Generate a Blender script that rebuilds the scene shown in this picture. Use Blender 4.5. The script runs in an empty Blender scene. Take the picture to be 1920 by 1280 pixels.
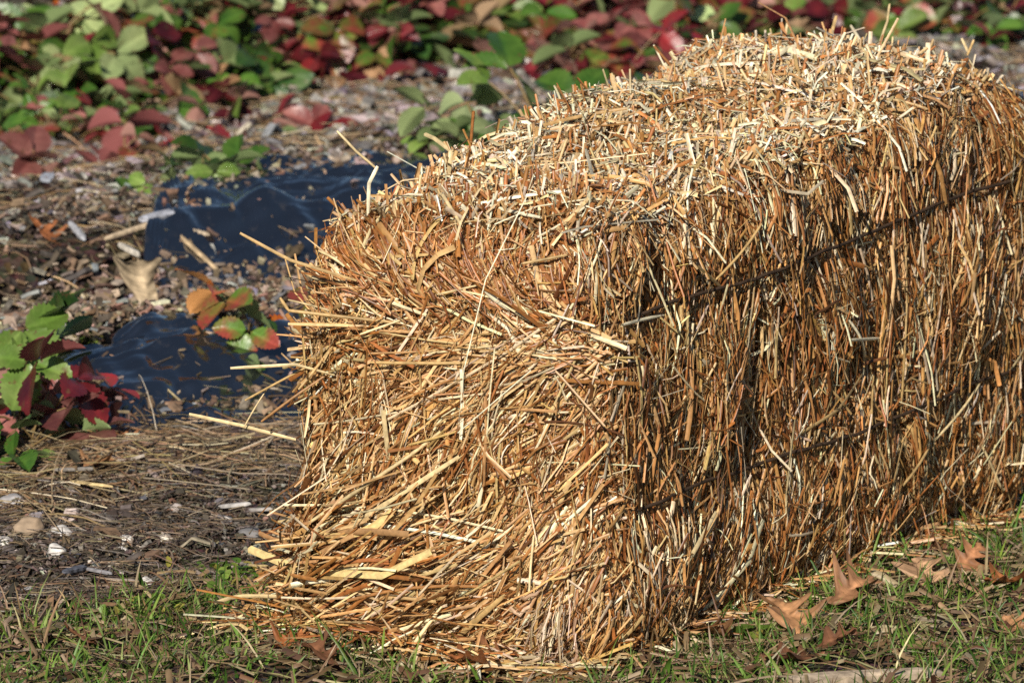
import bpy, math
import numpy as np
from mathutils import Vector, Matrix

SC = bpy.context.scene
COL = SC.collection
RNG = np.random.RandomState(7)
R = math.radians

# ------------------------------------------------------------------ camera, light, exposure
CAM_H, PITCH, FPX = 1.930, 0.198, 15000.0
cam = bpy.data.cameras.new('camera')
camo = bpy.data.objects.new('camera', cam); COL.objects.link(camo)
camo.location = (0, 0, CAM_H)
camo.rotation_euler = (math.pi / 2 - PITCH, 0, 0)
cam.sensor_width = 36.0
cam.lens = FPX / 1920 * 36.0
cam.clip_start, cam.clip_end = 0.05, 2000
cam.dof.use_dof = True
cam.dof.focus_distance = 8.30
cam.dof.aperture_fstop = 14.5
SC.camera = camo

SUN = Vector((-0.24, -0.97, 0)).normalized()
ELEV = R(29)
SUNV = Vector((SUN.x * math.cos(ELEV), SUN.y * math.cos(ELEV), math.sin(ELEV)))
w = bpy.data.worlds.new('World'); SC.world = w; w.use_nodes = True
nt = w.node_tree
sky = nt.nodes.new('ShaderNodeTexSky'); sky.sky_type = 'NISHITA'; sky.sun_disc = False
sky.sun_elevation = ELEV
sky.sun_rotation = math.atan2(SUN.x, SUN.y)
sky.air_density = 1.0; sky.dust_density = 0.3; sky.ozone_density = 2.0
nt.links.new(sky.outputs[0], nt.nodes['Background'].inputs[0])
nt.nodes['Background'].inputs[1].default_value = 0.05
sl = bpy.data.lights.new('sun', 'SUN'); sl.energy = 5.0; sl.angle = R(0.5); sl.color = (1.0, 0.93, 0.82)
so = bpy.data.objects.new('sun', sl); COL.objects.link(so)
so.rotation_euler = SUNV.to_track_quat('Z', 'Y').to_euler()
so.location = (-3, -6, 6)
SC.view_settings.view_transform = 'Standard'
SC.view_settings.look = 'None'
SC.view_settings.exposure = 0.22
SC.view_settings.gamma = 1.0
SC.render.engine = 'CYCLES'
SC.cycles.max_bounces = 6
SC.cycles.diffuse_bounces = 2
SC.cycles.use_denoising = False

# ------------------------------------------------------------------ helpers
def unit(v, ax=-1):
    return v / np.maximum(np.linalg.norm(v, axis=ax, keepdims=True), 1e-9)

def _hash(i, j, k, seed):
    n = (i.astype(np.int64) * 374761393 + j.astype(np.int64) * 668265263 + k.astype(np.int64) * 2147483647 + seed * 974634541) & 0xffffffff
    n = ((n ^ (n >> 13)) * 1274126177) & 0xffffffff
    n = (n ^ (n >> 16)) & 0xffffffff
    return n / 4294967295.0

def vnoise(p, seed=0):
    """smooth value noise in -1..1 at points p (n,3)"""
    p = np.asarray(p, float)
    i = np.floor(p).astype(np.int64); f = p - i; f = f * f * (3 - 2 * f)
    r = 0
    for a in (0, 1):
        for b in (0, 1):
            for c in (0, 1):
                wgt = (f[:, 0] if a else 1 - f[:, 0]) * (f[:, 1] if b else 1 - f[:, 1]) * (f[:, 2] if c else 1 - f[:, 2])
                r = r + wgt * _hash(i[:, 0] + a, i[:, 1] + b, i[:, 2] + c, seed)
    return r * 2 - 1

def mesh_np(name, V, Q, tint=None, mat=None, smooth=True, parent=None):
    """one mesh object from a vertex array and a (m,3|4) face array"""
    V = np.ascontiguousarray(V, dtype=np.float32); Q = np.ascontiguousarray(Q, dtype=np.int32)
    me = bpy.data.meshes.new(name)
    k = Q.shape[1]
    me.vertices.add(len(V)); me.vertices.foreach_set('co', V.ravel())
    me.loops.add(Q.size); me.loops.foreach_set('vertex_index', Q.ravel())
    me.polygons.add(len(Q)); me.polygons.foreach_set('loop_start', np.arange(0, Q.size, k, dtype=np.int32))
    me.polygons.foreach_set('use_smooth', np.full(len(Q), smooth))
    me.update(calc_edges=True)
    if tint is not None:
        t = np.ones((len(V), 4), np.float32); t[:, :3] = tint
        me.attributes.new('tint', 'FLOAT_COLOR', 'POINT').data.foreach_set('color', t.ravel())
    if mat: me.materials.append(mat)
    o = bpy.data.objects.new(name, me); COL.objects.link(o)
    if parent is not None: o.parent = parent
    return o

def tag(o, label=None, cat=None, group=None, kind=None):
    if label: o['label'] = label
    if cat: o['category'] = cat
    if group: o['group'] = group
    if kind: o['kind'] = kind
    return o

def empty(name, loc=(0, 0, 0), rz=0.0):
    o = bpy.data.objects.new(name, None); COL.objects.link(o)
    o.empty_display_size = 0.05; o.location = loc; o.rotation_euler = (0, 0, rz)
    return o

def strands(P, width, nrm, tint, sect='arc', arch=0.35):
    """bent stalks. P (n,K,3) paths, width (n,) or (n,K), nrm (n,3) the way the stalk's back faces; sect arc = split straw or blade, tube = whole straw"""
    n, K, _ = P.shape
    T = np.empty_like(P)
    T[:, 1:-1] = P[:, 2:] - P[:, :-2]; T[:, 0] = P[:, 1] - P[:, 0]; T[:, -1] = P[:, -1] - P[:, -2]
    T = unit(T)
    N = np.repeat(nrm[:, None, :], K, 1)
    S = unit(np.cross(T, N)); N = unit(np.cross(S, T))
    W = width if width.ndim == 2 else np.repeat(width[:, None], K, 1)
    if sect == 'arc':
        cs = [(-.5, 0), (0, arch), (.5, 0)]; closed = False
    elif sect == 'flat':
        cs = [(-.5, 0), (.5, 0)]; closed = False
    else:
        cs = [(.5 * math.cos(a), .5 * math.sin(a)) for a in np.linspace(0, 2 * math.pi, 6, endpoint=False)]; closed = True
    C = len(cs)
    V = np.stack([P + S * (W * c[0])[..., None] + N * (W * c[1])[..., None] for c in cs], 2)     # n,K,C,3
    V = V.reshape(-1, 3)
    k = np.arange(K - 1)[:, None]; c = np.arange(C if closed else C - 1)[None, :]
    c2 = (c + 1) % C
    q = np.stack([k * C + c, k * C + c2, (k + 1) * C + c2, (k + 1) * C + c], -1).reshape(-1, 4)
    Q = (q[None] + (np.arange(n) * K * C)[:, None, None]).reshape(-1, 4)
    if tint.ndim == 2: tint = np.repeat(tint[:, None, :], K, 1)
    t = np.repeat(tint[:, :, None, :], C, 2).reshape(-1, 3)
    return V, Q, t

def join(parts):
    V, Q, T, o = [], [], [], 0
    for v, q, t in parts:
        V.append(v); Q.append(q + o); T.append(t); o += len(v)
    return np.concatenate(V), np.concatenate(Q), np.concatenate(T)

def pick(pal, n, rng=RNG, jit=0.18):
    """n colours from a weighted palette with a little brightness and hue jitter"""
    wgt = np.array([p[0] for p in pal], float); c = np.array([p[1] for p in pal], float)
    i = rng.choice(len(pal), n, p=wgt / wgt.sum())
    r = c[i] * np.exp(rng.normal(0, jit * .9, (n, 1))) * np.exp(rng.normal(0, jit * .25, (n, 3)))
    return np.clip(r, 0.004, 0.85)

# ------------------------------------------------------------------ materials
def mat_new(name):
    m = bpy.data.materials.new(name); m.use_nodes = True
    t = m.node_tree
    for n in list(t.nodes): t.nodes.remove(n)
    out = t.nodes.new('ShaderNodeOutputMaterial')
    return m, t, out

def N(t, typ, **kw):
    n = t.nodes.new(typ)
    for k, v in kw.items():
        if k.startswith('i_'):
            n.inputs[k[2:].replace('_', ' ')].default_value = v
        else: setattr(n, k, v)
    return n

def tint_mat(name, rough=0.5, spec=0.4, trans=0.0, nscale=60, namp=0.35, stretch=None):
    """a material that takes its colour from the mesh's own tint attribute, broken up by fine noise"""
    m, t, out = mat_new(name); L = t.links.new
    at = N(t, 'ShaderNodeAttribute', attribute_name='tint')
    tc = N(t, 'ShaderNodeTexCoord')
    nz = N(t, 'ShaderNodeTexNoise', i_Scale=nscale, i_Detail=4.0)
    L(tc.outputs['Object'], nz.inputs['Vector'])
    mr = N(t, 'ShaderNodeMapRange'); mr.inputs[1].default_value = .3; mr.inputs[2].default_value = .7
    mr.inputs[3].default_value = 1 - namp; mr.inputs[4].default_value = 1 + namp * .6
    L(nz.outputs['Fac'], mr.inputs[0])
    mul = N(t, 'ShaderNodeVectorMath', operation='SCALE')
    L(at.outputs['Color'], mul.inputs[0]); L(mr.outputs[0], mul.inputs['Scale'])
    bs = N(t, 'ShaderNodeBsdfPrincipled'); bs.inputs['Roughness'].default_value = rough
    bs.inputs['Specular IOR Level'].default_value = spec
    L(mul.outputs[0], bs.inputs['Base Color'])
    bp = N(t, 'ShaderNodeBump', i_Strength=.35, i_Distance=.001)
    L(nz.outputs['Fac'], bp.inputs['Height']); L(bp.outputs[0], bs.inputs['Normal'])
    if trans > 0:
        tr = N(t, 'ShaderNodeBsdfTranslucent'); L(mul.outputs[0], tr.inputs['Color'])
        mx = N(t, 'ShaderNodeMixShader'); mx.inputs[0].default_value = trans
        L(bs.outputs[0], mx.inputs[1]); L(tr.outputs[0], mx.inputs[2]); L(mx.outputs[0], out.inputs[0])
    else: L(bs.outputs[0], out.inputs[0])
    return m

M_STRAW = tint_mat('straw', rough=.42, spec=.5, trans=.05, nscale=160, namp=.3)
M_CHIP = tint_mat('wood_chip', rough=.75, spec=.25, nscale=120, namp=.45)
M_GRASS = tint_mat('grass_blade', rough=.45, spec=.4, trans=.3, nscale=80, namp=.25)
M_STONE = tint_mat('stone', rough=.7, spec=.3, nscale=90, namp=.25)
M_TWINE = tint_mat('twine', rough=.8, spec=.2, nscale=300, namp=.5)
M_OAK = tint_mat('dry_oak_leaf', rough=.55, spec=.35, trans=.22, nscale=70, namp=.4)

def leaf_mat(name, c1, c2, under, thr=.5, rough=.36, spec=.4):
    m, t, out = mat_new(name); L = t.links.new
    tc = N(t, 'ShaderNodeTexCoord'); oi = N(t, 'ShaderNodeObjectInfo')
    add = N(t, 'ShaderNodeVectorMath', operation='ADD')
    sc = N(t, 'ShaderNodeMath', operation='MULTIPLY'); sc.inputs[1].default_value = 37.0
    L(oi.outputs['Random'], sc.inputs[0]); L(tc.outputs['Object'], add.inputs[0]); L(sc.outputs[0], add.inputs[1])
    nz = N(t, 'ShaderNodeTexNoise', i_Scale=28.0, i_Detail=3.0)
    L(add.outputs[0], nz.inputs['Vector'])
    mr = N(t, 'ShaderNodeMapRange'); mr.inputs[1].default_value = thr - .12; mr.inputs[2].default_value = thr + .12
    L(nz.outputs['Fac'], mr.inputs[0])
    mx = N(t, 'ShaderNodeMix', data_type='RGBA')
    mx.inputs[6].default_value = (*c1, 1); mx.inputs[7].default_value = (*c2, 1)
    L(mr.outputs[0], mx.inputs[0])
    # brown spots and dead patches
    sp = N(t, 'ShaderNodeTexNoise', i_Scale=75.0, i_Detail=3.0); L(add.outputs[0], sp.inputs['Vector'])
    sr = N(t, 'ShaderNodeMapRange'); sr.inputs[1].default_value = .62; sr.inputs[2].default_value = .70; sr.inputs[4].default_value = .8
    L(sp.outputs['Fac'], sr.inputs[0])
    sx = N(t, 'ShaderNodeMix', data_type='RGBA'); sx.inputs[7].default_value = (.13, .065, .03, 1)
    L(sr.outputs[0], sx.inputs[0]); L(mx.outputs[2], sx.inputs[6]); mx = sx
    # veins and serrated rim carried by the mesh
    at = N(t, 'ShaderNodeAttribute', attribute_name='tint')
    vm = N(t, 'ShaderNodeMix', data_type='RGBA', blend_type='MULTIPLY'); vm.inputs[0].default_value = 1
    L(mx.outputs[2], vm.inputs[6]); L(at.outputs['Color'], vm.inputs[7])
    hs = N(t, 'ShaderNodeHueSaturation')
    v = N(t, 'ShaderNodeMapRange'); v.inputs[3].default_value = .45; v.inputs[4].default_value = 1.15
    L(oi.outputs['Random'], v.inputs[0]); L(v.outputs[0], hs.inputs['Value']); L(vm.outputs[2], hs.inputs['Color'])
    ge = N(t, 'ShaderNodeNewGeometry')
    um = N(t, 'ShaderNodeMix', data_type='RGBA'); um.inputs[7].default_value = (*under, 1)
    L(ge.outputs['Backfacing'], um.inputs[0]); L(hs.outputs[0], um.inputs[6])
    bs = N(t, 'ShaderNodeBsdfPrincipled'); bs.inputs['Roughness'].default_value = rough
    bs.inputs['Specular IOR Level'].default_value = spec
    L(um.outputs[2], bs.inputs['Base Color'])
    bn = N(t, 'ShaderNodeBump', i_Strength=.3, i_Distance=.002)
    n2 = N(t, 'ShaderNodeTexNoise', i_Scale=140.0, i_Detail=3.0); L(tc.outputs['Object'], n2.inputs['Vector'])
    L(n2.outputs['Fac'], bn.inputs['Height']); L(bn.outputs[0], bs.inputs['Normal'])
    tr = N(t, 'ShaderNodeBsdfTranslucent'); L(um.outputs[2], tr.inputs['Color'])
    ms = N(t, 'ShaderNodeMixShader'); ms.inputs[0].default_value = .16
    L(bs.outputs[0], ms.inputs[1]); L(tr.outputs[0], ms.inputs[2]); L(ms.outputs[0], out.inputs[0])
    return m

LM = dict(
    green=leaf_mat('leaf_green', (.045, .115, .016), (.085, .165, .025), (.20, .27, .11)),
    lime=leaf_mat('leaf_lime', (.12, .21, .035), (.20, .28, .07), (.28, .35, .15)),
    pale=leaf_mat('leaf_pale', (.36, .46, .19), (.42, .50, .22), (.40, .48, .24)),
    dark=leaf_mat('leaf_dark_green', (.025, .07, .015), (.06, .11, .02), (.14, .19, .09)),
    wine=leaf_mat('leaf_wine', (.085, .010, .016), (.17, .02, .024), (.30, .10, .095)),
    crimson=leaf_mat('leaf_crimson', (.36, .025, .03), (.22, .035, .035), (.42, .17, .15)),
    pink=leaf_mat('leaf_dusty_pink', (.31, .125, .105), (.19, .055, .05), (.42, .22, .18)),
    mixed=leaf_mat('leaf_turning', (.09, .17, .025), (.26, .05, .035), (.35, .24, .13), .48),
    orange=leaf_mat('leaf_orange', (.62, .20, .02), (.55, .07, .02), (.55, .26, .09), .5),
    tan=leaf_mat('leaf_dry_tan', (.36, .20, .10), (.45, .27, .15), (.45, .30, .18), .5, .6, .2),
)
M_STALK, t, out = mat_new('leaf_stalk')
b = N(t, 'ShaderNodeBsdfPrincipled'); nz = N(t, 'ShaderNodeTexNoise', i_Scale=30.0)
cr = N(t, 'ShaderNodeMix', data_type='RGBA'); cr.inputs[6].default_value = (.22, .06, .05, 1); cr.inputs[7].default_value = (.20, .22, .06, 1)
t.links.new(nz.outputs['Fac'], cr.inputs[0]); t.links.new(cr.outputs[2], b.inputs['Base Color']); t.links.new(b.outputs[0], out.inputs[0])
b.inputs['Roughness'].default_value = .5

def soil_mat():
    m, t, out = mat_new('soil'); L = t.links.new
    tc = N(t, 'ShaderNodeTexCoord')
    n1 = N(t, 'ShaderNodeTexNoise', i_Scale=9.0, i_Detail=8.0, i_Roughness=.65)
    n2 = N(t, 'ShaderNodeTexVoronoi', i_Scale=95.0)
    for n in (n1, n2): L(tc.outputs['Object'], n.inputs['Vector'])
    cr = N(t, 'ShaderNodeValToRGB')
    e = cr.color_ramp.elements
    e[0].position = .32; e[0].color = (.028, .021, .016, 1); e[1].position = .72; e[1].color = (.12, .092, .070, 1)
    el = cr.color_ramp.elements.new(.52); el.color = (.062, .045, .033, 1)
    L(n1.outputs['Fac'], cr.inputs[0])
    mx = N(t, 'ShaderNodeMix', data_type='RGBA', blend_type='MULTIPLY'); mx.inputs[0].default_value = .5
    L(cr.outputs[0], mx.inputs[6]); L(n2.outputs['Color'], mx.inputs[7])
    bs = N(t, 'ShaderNodeBsdfPrincipled'); bs.inputs['Roughness'].default_value = .95; bs.inputs['Specular IOR Level'].default_value = .15
    L(mx.outputs[2], bs.inputs['Base Color'])
    bp = N(t, 'ShaderNodeBump', i_Strength=.9, i_Distance=.01); L(n2.outputs['Distance'], bp.inputs['Height'])
    bp2 = N(t, 'ShaderNodeBump', i_Strength=.8, i_Distance=.02); L(n1.outputs['Fac'], bp2.inputs['Height'])
    L(bp.outputs[0], bp2.inputs['Normal']); L(bp2.outputs[0], bs.inputs['Normal'])
    L(bs.outputs[0], out.inputs[0])
    return m
M_SOIL = soil_mat()

def plastic_mat():
    m, t, out = mat_new('black_plastic'); L = t.links.new
    tc = N(t, 'ShaderNodeTexCoord')
    n1 = N(t, 'ShaderNodeTexNoise', i_Scale=14.0, i_Detail=5.0)
    L(tc.outputs['Object'], n1.inputs['Vector'])
    bs = N(t, 'ShaderNodeBsdfPrincipled'); bs.inputs['Base Color'].default_value = (.008, .009, .012, 1)
    bs.inputs['Specular IOR Level'].default_value = .9; bs.inputs['IOR'].default_value = 2.0; bs.inputs['Coat Weight'].default_value = 1.0; bs.inputs['Coat Roughness'].default_value = .1; bs.inputs['Coat IOR'].default_value = 2.0
    mr = N(t, 'ShaderNodeMapRange'); mr.inputs[3].default_value = .06; mr.inputs[4].default_value = .18
    L(n1.outputs['Fac'], mr.inputs[0]); L(mr.outputs[0], bs.inputs['Roughness'])
    dn = N(t, 'ShaderNodeTexNoise', i_Scale=60.0, i_Detail=6.0); L(tc.outputs['Object'], dn.inputs['Vector'])
    dr = N(t, 'ShaderNodeMapRange'); dr.inputs[1].default_value = .60; dr.inputs[2].default_value = .75; dr.inputs[4].default_value = .5
    L(dn.outputs['Fac'], dr.inputs[0])
    dm = N(t, 'ShaderNodeMix', data_type='RGBA'); dm.inputs[6].default_value = (.008, .009, .012, 1); dm.inputs[7].default_value = (.07, .06, .05, 1)
    L(dr.outputs[0], dm.inputs[0]); L(dm.outputs[2], bs.inputs['Base Color'])
    bp = N(t, 'ShaderNodeBump', i_Strength=.12, i_Distance=.01); L(n1.outputs['Fac'], bp.inputs['Height']); L(bp.outputs[0], bs.inputs['Normal'])
    L(bs.outputs[0], out.inputs[0])
    return m
M_PLASTIC = plastic_mat()

# ------------------------------------------------------------------ terrain: beds run at 37 degrees; v = distance across the rows, u = along them
RA = R(37); CR, SR = math.cos(RA), math.sin(RA)
VOFF = 2.93
def uv_of(x, y): return CR * x + SR * y, -SR * x + CR * y - VOFF
def xy_of(u, v): return CR * u - SR * (v + VOFF), SR * u + CR * (v + VOFF)
def sstep(a, b, x):
    t = np.clip((x - a) / (b - a), 0, 1); return t * t * (3 - 2 * t)
def terrain(x, y):
    x = np.asarray(x, float).ravel(); y = np.asarray(y, float).ravel()
    u, v = uv_of(x, y); o = np.zeros_like(x)
    p = np.stack([u, v, o], 1)
    v = v + .035 * vnoise(p * 3.1, 1)
    z = .058 * sstep(4.59, 4.70, v) - .035 * sstep(4.90, 5.06, v) + .066 * sstep(5.08, 5.20, v) - .085 * sstep(5.64, 5.82, v)
    z = z + .075 * sstep(6.43, 6.60, v) - .075 * sstep(7.5, 7.8, v)
    bx, by = x - .078, y - 7.932
    la = bx * .4899 + by * .8718; lw = -bx * .8718 + by * .4899
    z = z - .040 * np.clip(la / .985, 0, 1) * np.exp(-np.clip(np.abs(lw - .1) - .35, 0, 9) / .3)
    far = np.clip((13.6 - np.hypot(x, y)) / 1.5, 0, 1)
    z = z + far * (.012 * vnoise(p * 7, 2) + .008 * vnoise(p * 19, 3) + .006 * vnoise(p * 43, 4))
    return z
def ray(px, py):
    u_ = (640 - py) / FPX; r_ = (px - 960) / FPX
    return np.array([r_, math.cos(PITCH) + u_ * math.sin(PITCH), -math.sin(PITCH) + u_ * math.cos(PITCH)])
CAMP = np.array([0, 0, CAM_H])
def ground_at(px, py):
    """the ground point seen at a place of the photograph (its own real distance)"""
    d = ray(px, py); z = 0.0
    for _ in range(12):
        tt = (z - CAM_H) / d[2]; P = CAMP + d * tt
        z = .5 * z + .5 * terrain([P[0]], [P[1]])[0]
    return np.array([P[0], P[1], terrain([P[0]], [P[1]])[0]])

xs = np.concatenate([[-400, -120, -40, -14, -6, -3.2], np.arange(-1.7, 2.0, .0115), [3.2, 6, 14, 40, 120, 400]])
ys = np.concatenate([[-400, -60, -12, 0, 4, 6.5], np.arange(7.3, 13.4, .0145), [15, 18, 22, 50, 140, 500]])
X, Y = np.meshgrid(xs, ys, indexing='ij')
Z = terrain(X, Y)
nx, ny = len(xs), len(ys)
ii = (np.arange(nx - 1)[:, None] * ny + np.arange(ny - 1)[None]).ravel()
gq = np.stack([ii, ii + ny, ii + ny + 1, ii + 1], 1)
ground = mesh_np('ground', np.stack([X.ravel(), Y.ravel(), Z], 1), gq, mat=M_SOIL)
tag(ground, 'dark crumbly soil of a strawberry field with low beds', 'ground', kind='structure')

# ------------------------------------------------------------------ the bale's own frame
AL = .512
BC = np.array([.078, 7.932, 0.])
WD = np.array([-math.cos(AL), math.sin(AL), 0.]); LD = np.array([math.sin(AL), math.cos(AL), 0.]); UP = np.array([0, 0, 1.])
BW, BH, BL, BR = .345, .455, 1.04, .066
def to_world(q):
    # the block settles a little: its far end is taller and its foot sinks with the ground
    k = np.clip(q[..., 1:2] / .985, 0, 1.1); h = q[..., 2:3] / .455
    z = q[..., 2:3] + .022 * h * k - .040 * (1 - h) * k
    return BC + q[..., :1] * WD + q[..., 1:2] * LD + z * UP
def vec_world(q): return q[..., :1] * WD + q[..., 1:2] * LD + q[..., 2:3] * UP
def bale_disp(q, n):
    """how far the bale's skin stands out from the rounded block: twine pinches, flakes, clumps, splayed foot"""
    a, b_, z = q[:, 0], q[:, 1], q[:, 2]
    hz = 1 - np.abs(n[:, 2])
    d = -(.006 + .008 * np.abs(n[:, 1])) * hz * (np.exp(-((z - .345) / .014) ** 2) + .8 * np.exp(-((z - .150) / .014) ** 2)) * (1 + .4 * vnoise(q * 6, 16))
    d = d + .005 * hz * np.exp(-((z - .25) / .05) ** 2)
    d = d + .013 * vnoise(q * 8.0, 11) + .008 * vnoise(q * 19.0, 12)
    side = np.clip(-n[:, 0], 0, 1)
    d = d + side * (.008 * vnoise(np.stack([b_ * 26, z * 5, a * 0], 1), 13))
    top = np.clip(n[:, 2], 0, 1)
    d = d + top * (.016 * vnoise(np.stack([a * 9, b_ * 11, z * 0], 1), 14) + .020 * np.exp(-((b_ - .80) / .14) ** 2) * np.clip(a / .2, .2, 1) - .02 * sstep(.88, .985, b_))
    fl = np.abs(((b_ / .118 + .25 * vnoise(q * 5, 15)) % 1) - .5) * 2      # seams between flakes
    d = d - .012 * np.clip(side + top, 0, 1) * np.exp(-((1 - fl) / .12) ** 2)
    endn = np.clip(-n[:, 1], 0, 1); left = np.clip(n[:, 0], 0, 1)
    d = d - .034 * np.exp(-((a - BW) / .085) ** 2 - ((z - BH) / .085) ** 2) * np.clip(1.15 - b_ / .5, .25, 1.15)
    d = d + .012 * endn * np.exp(-((z - .40) / .05) ** 2) * np.clip(a / .2, 0, 1)
    d = d + .034 * side * np.clip(1 - z / .13, 0, 1) * np.clip(1.1 - b_ / .7, 0, 1)
    d = d + .034 * (endn + left) * np.clip(1 - z / .16, 0, 1)
    return d
LO = np.array([BR, BR, BR]); HI = np.array([BW - BR, BL - BR, BH - BR])
def skin(p):
    """block surface point (n,3) -> rounded, displaced skin point and normal, in the bale's frame"""
    c = np.clip(p, LO, HI); n = unit(p - c)
    q = c + n * BR
    return q + n * bale_disp(q, n)[:, None], n

bale = empty('straw_bale', tuple(BC))
tag(bale, 'big golden straw bale bound with two dark twines, standing on the grass edge', 'straw bale')
BM = Matrix.Translation(Vector(BC))
def bale_part(name, V, Q, tint, mat, smooth=True):
    return mesh_np(name, V - BC, Q, tint, mat, smooth, parent=bale)

# core block under the straw
def core():
    parts = []
    def grid(f, nu, nv):
        g = np.stack(np.meshgrid(np.linspace(0, 1, nu), np.linspace(0, 1, nv), indexing='ij'), -1).reshape(-1, 2)
        i = (np.arange(nu - 1)[:, None] * nv + np.arange(nv - 1)[None]).ravel()
        P, n = skin(f(g)); P = P - n * .014
        V = to_world(P)
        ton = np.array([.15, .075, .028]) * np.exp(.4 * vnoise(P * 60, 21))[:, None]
        parts.append((V, np.stack([i, i + nv, i + nv + 1, i + 1], 1), ton))
    z0 = .012
    grid(lambda g: np.stack([g[:, 0] * BW, g[:, 1] * 0, z0 + g[:, 1] * (BH - z0)], 1), 50, 60)
    grid(lambda g: np.stack([g[:, 0] * BW, g[:, 1] * 0 + BL, z0 + g[:, 1] * (BH - z0)], 1), 30, 40)
    grid(lambda g: np.stack([g[:, 0] * 0, g[:, 0] * BL, z0 + g[:, 1] * (BH - z0)], 1), 160, 60)
    grid(lambda g: np.stack([g[:, 0] * 0 + BW, g[:, 0] * BL, z0 + g[:, 1] * (BH - z0)], 1), 160, 60)
    grid(lambda g: np.stack([g[:, 0] * BW, g[:, 1] * BL, g[:, 1] * 0 + BH], 1), 50, 160)
    return join(parts)
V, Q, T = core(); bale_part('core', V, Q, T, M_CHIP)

# colours of single straws
GOLD = [(31, (.51, .295, .118)), (24, (.32, .128, .036)), (23, (.64, .43, .205)), (13, (.79, .64, .42)), (10, (.13, .050, .015))]
SIDE = [(28, (.46, .240, .082)), (27, (.31, .115, .031)), (21, (.58, .375, .17)), (12, (.79, .64, .42)), (12, (.115, .043, .013)), (2, (.38, .30, .22))]  # long side: browner mix, also darkened, raking-light shade put into the colour
TOPC = [(28, (.54, .315, .128)), (20, (.40, .170, .052)), (25, (.66, .47, .25)), (22, (.81, .69, .50)), (5, (.36, .30, .22))]
PALE = [(5, (.78, .68, .46)), (3, (.70, .55, .31)), (2, (.82, .76, .60))]
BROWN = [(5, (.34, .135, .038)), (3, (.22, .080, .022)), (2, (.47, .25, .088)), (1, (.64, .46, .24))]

def lay(p, ang, spread, Lm, Ls, wid, pal, dep=(-.016, .006), pitch=9, bend=.12, K=5, sect='arc', lift=0.0, wrap=True, loose=.16):
    """lay straws on the skin at block points p, running at angle ang (degrees from the horizontal) in the face's own plane"""
    n_ = len(p)
    q, n = skin(p)
    dd = RNG.uniform(dep[0], dep[1], (n_, 1))
    q = q + n * dd
    room = (BH + .004 - p[:, 2])
    th = np.radians(ang + RNG.normal(0, 1, n_) * spread)
    hor = unit(np.cross(n, [0, 0, 1.]) + 1e-6)
    up = unit(np.cross(hor, n))
    h = np.where((np.abs(n[:, 2:3]) > .8), np.array([[1., 0, 0]]), hor)
    u = unit(np.cross(n, h)); u = np.where(u[:, 2:3] < 0, -u, u) if True else u
    Td = unit(np.cos(th)[:, None] * h + np.sin(th)[:, None] * u)
    pt = np.radians(RNG.normal(lift, pitch, n_))
    Td = unit(Td * np.cos(pt)[:, None] + n * np.sin(pt)[:, None])
    Ln = np.clip(Lm * np.exp(RNG.normal(0, Ls, n_)), .012, .35)
    upr = np.abs(Td[:, 2]) * (p[:, 2] < BH - .001)
    Ln = np.where(upr > .3, np.minimum(Ln, 2 * (room + .010 + RNG.exponential(.006, n_)) / np.maximum(upr, .3)), Ln)
    s = np.linspace(-.5, .5, K)
    bd = unit(np.cross(Td, n)) * RNG.normal(0, bend, (n_, 1)) + n * RNG.normal(-.02, bend * .6, (n_, 1))
    P = q[:, None] + Td[:, None] * (s[None, :, None] * Ln[:, None, None]) + bd[:, None] * ((s * s - .08)[None, :, None] * Ln[:, None, None])
    kink = (RNG.rand(n_) < .28)[:, None, None] * bd[:, None] * np.abs(s - RNG.uniform(-.3, .3, (n_, 1)))[..., None] * Ln[:, None, None] * 1.8
    P = P + kink
    if wrap:
        # straws bend with the bale's skin instead of shooting past its corners
        F = P.reshape(-1, 3); c = np.clip(F, LO, HI); v_ = F - c; dist = np.linalg.norm(v_, axis=1)
        nn = v_ / np.maximum(dist, 1e-6)[:, None]
        base = BR + bale_disp(c + nn * BR, nn)
        dep_ = np.repeat(dd[:, 0], K)
        res = dist - base - dep_
        soft = np.repeat(np.where(RNG.rand(n_) < loose, .045, .009), K)
        F2 = c + nn * (base + dep_ + soft * np.tanh(res / soft))[:, None]
        P = np.where((dist > .01)[:, None], F2, F).reshape(n_, K, 3)
    W = wid * np.exp(RNG.normal(0, .38, n_))
    roll = RNG.normal(0, .7, n_)[:, None]
    nr = unit(n * np.cos(roll) + unit(np.cross(Td, n)) * np.sin(roll))
    tint = pick(pal, n_)
    # every straw a little paler or browner along its length, with darker joints
    tt = tint[:, None, :] * np.exp(RNG.normal(0, .10, (n_, K, 1)))
    Pw = to_world(P)
    lz = Pw.reshape(-1, 3); m = np.nonzero(lz[:, 2] < .03)[0]
    if len(m):
        g = terrain(lz[m, 0], lz[m, 1]) + .004
        lz[m, 2] = np.where(lz[m, 2] < g, g + (lz[m, 2] - g) * .05, lz[m, 2])
    Pw = lz.reshape(n_, K, 3)
    return strands(Pw, W, vec_world(nr), tt, sect)

def end_angle(u, v):
    """straw direction on the end face (u from the far-left edge to the near corner, v up), read off the photograph"""
    vv = np.array([0, .1, .2, .3, .4, .5, .62, .70, .76, .84, .92, 1.0])
    l = np.array([42, 30, 14, 30, 80, 68, 32, 14, 0, -18, -40, -80])
    m = np.array([45, 35, 16, 45, 72, 62, 30, 16, -12, -40, -60, -80])
    r = np.array([62, 58, 44, 52, 66, 56, 30, 12, -35, -62, -75, -88])
    a, b_, c = np.interp(v, vv, l), np.interp(v, vv, m), np.interp(v, vv, r)
    return np.where(u < .5, a + (b_ - a) * u * 2, b_ + (c - b_) * (u * 2 - 1))

P_ = []
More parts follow.
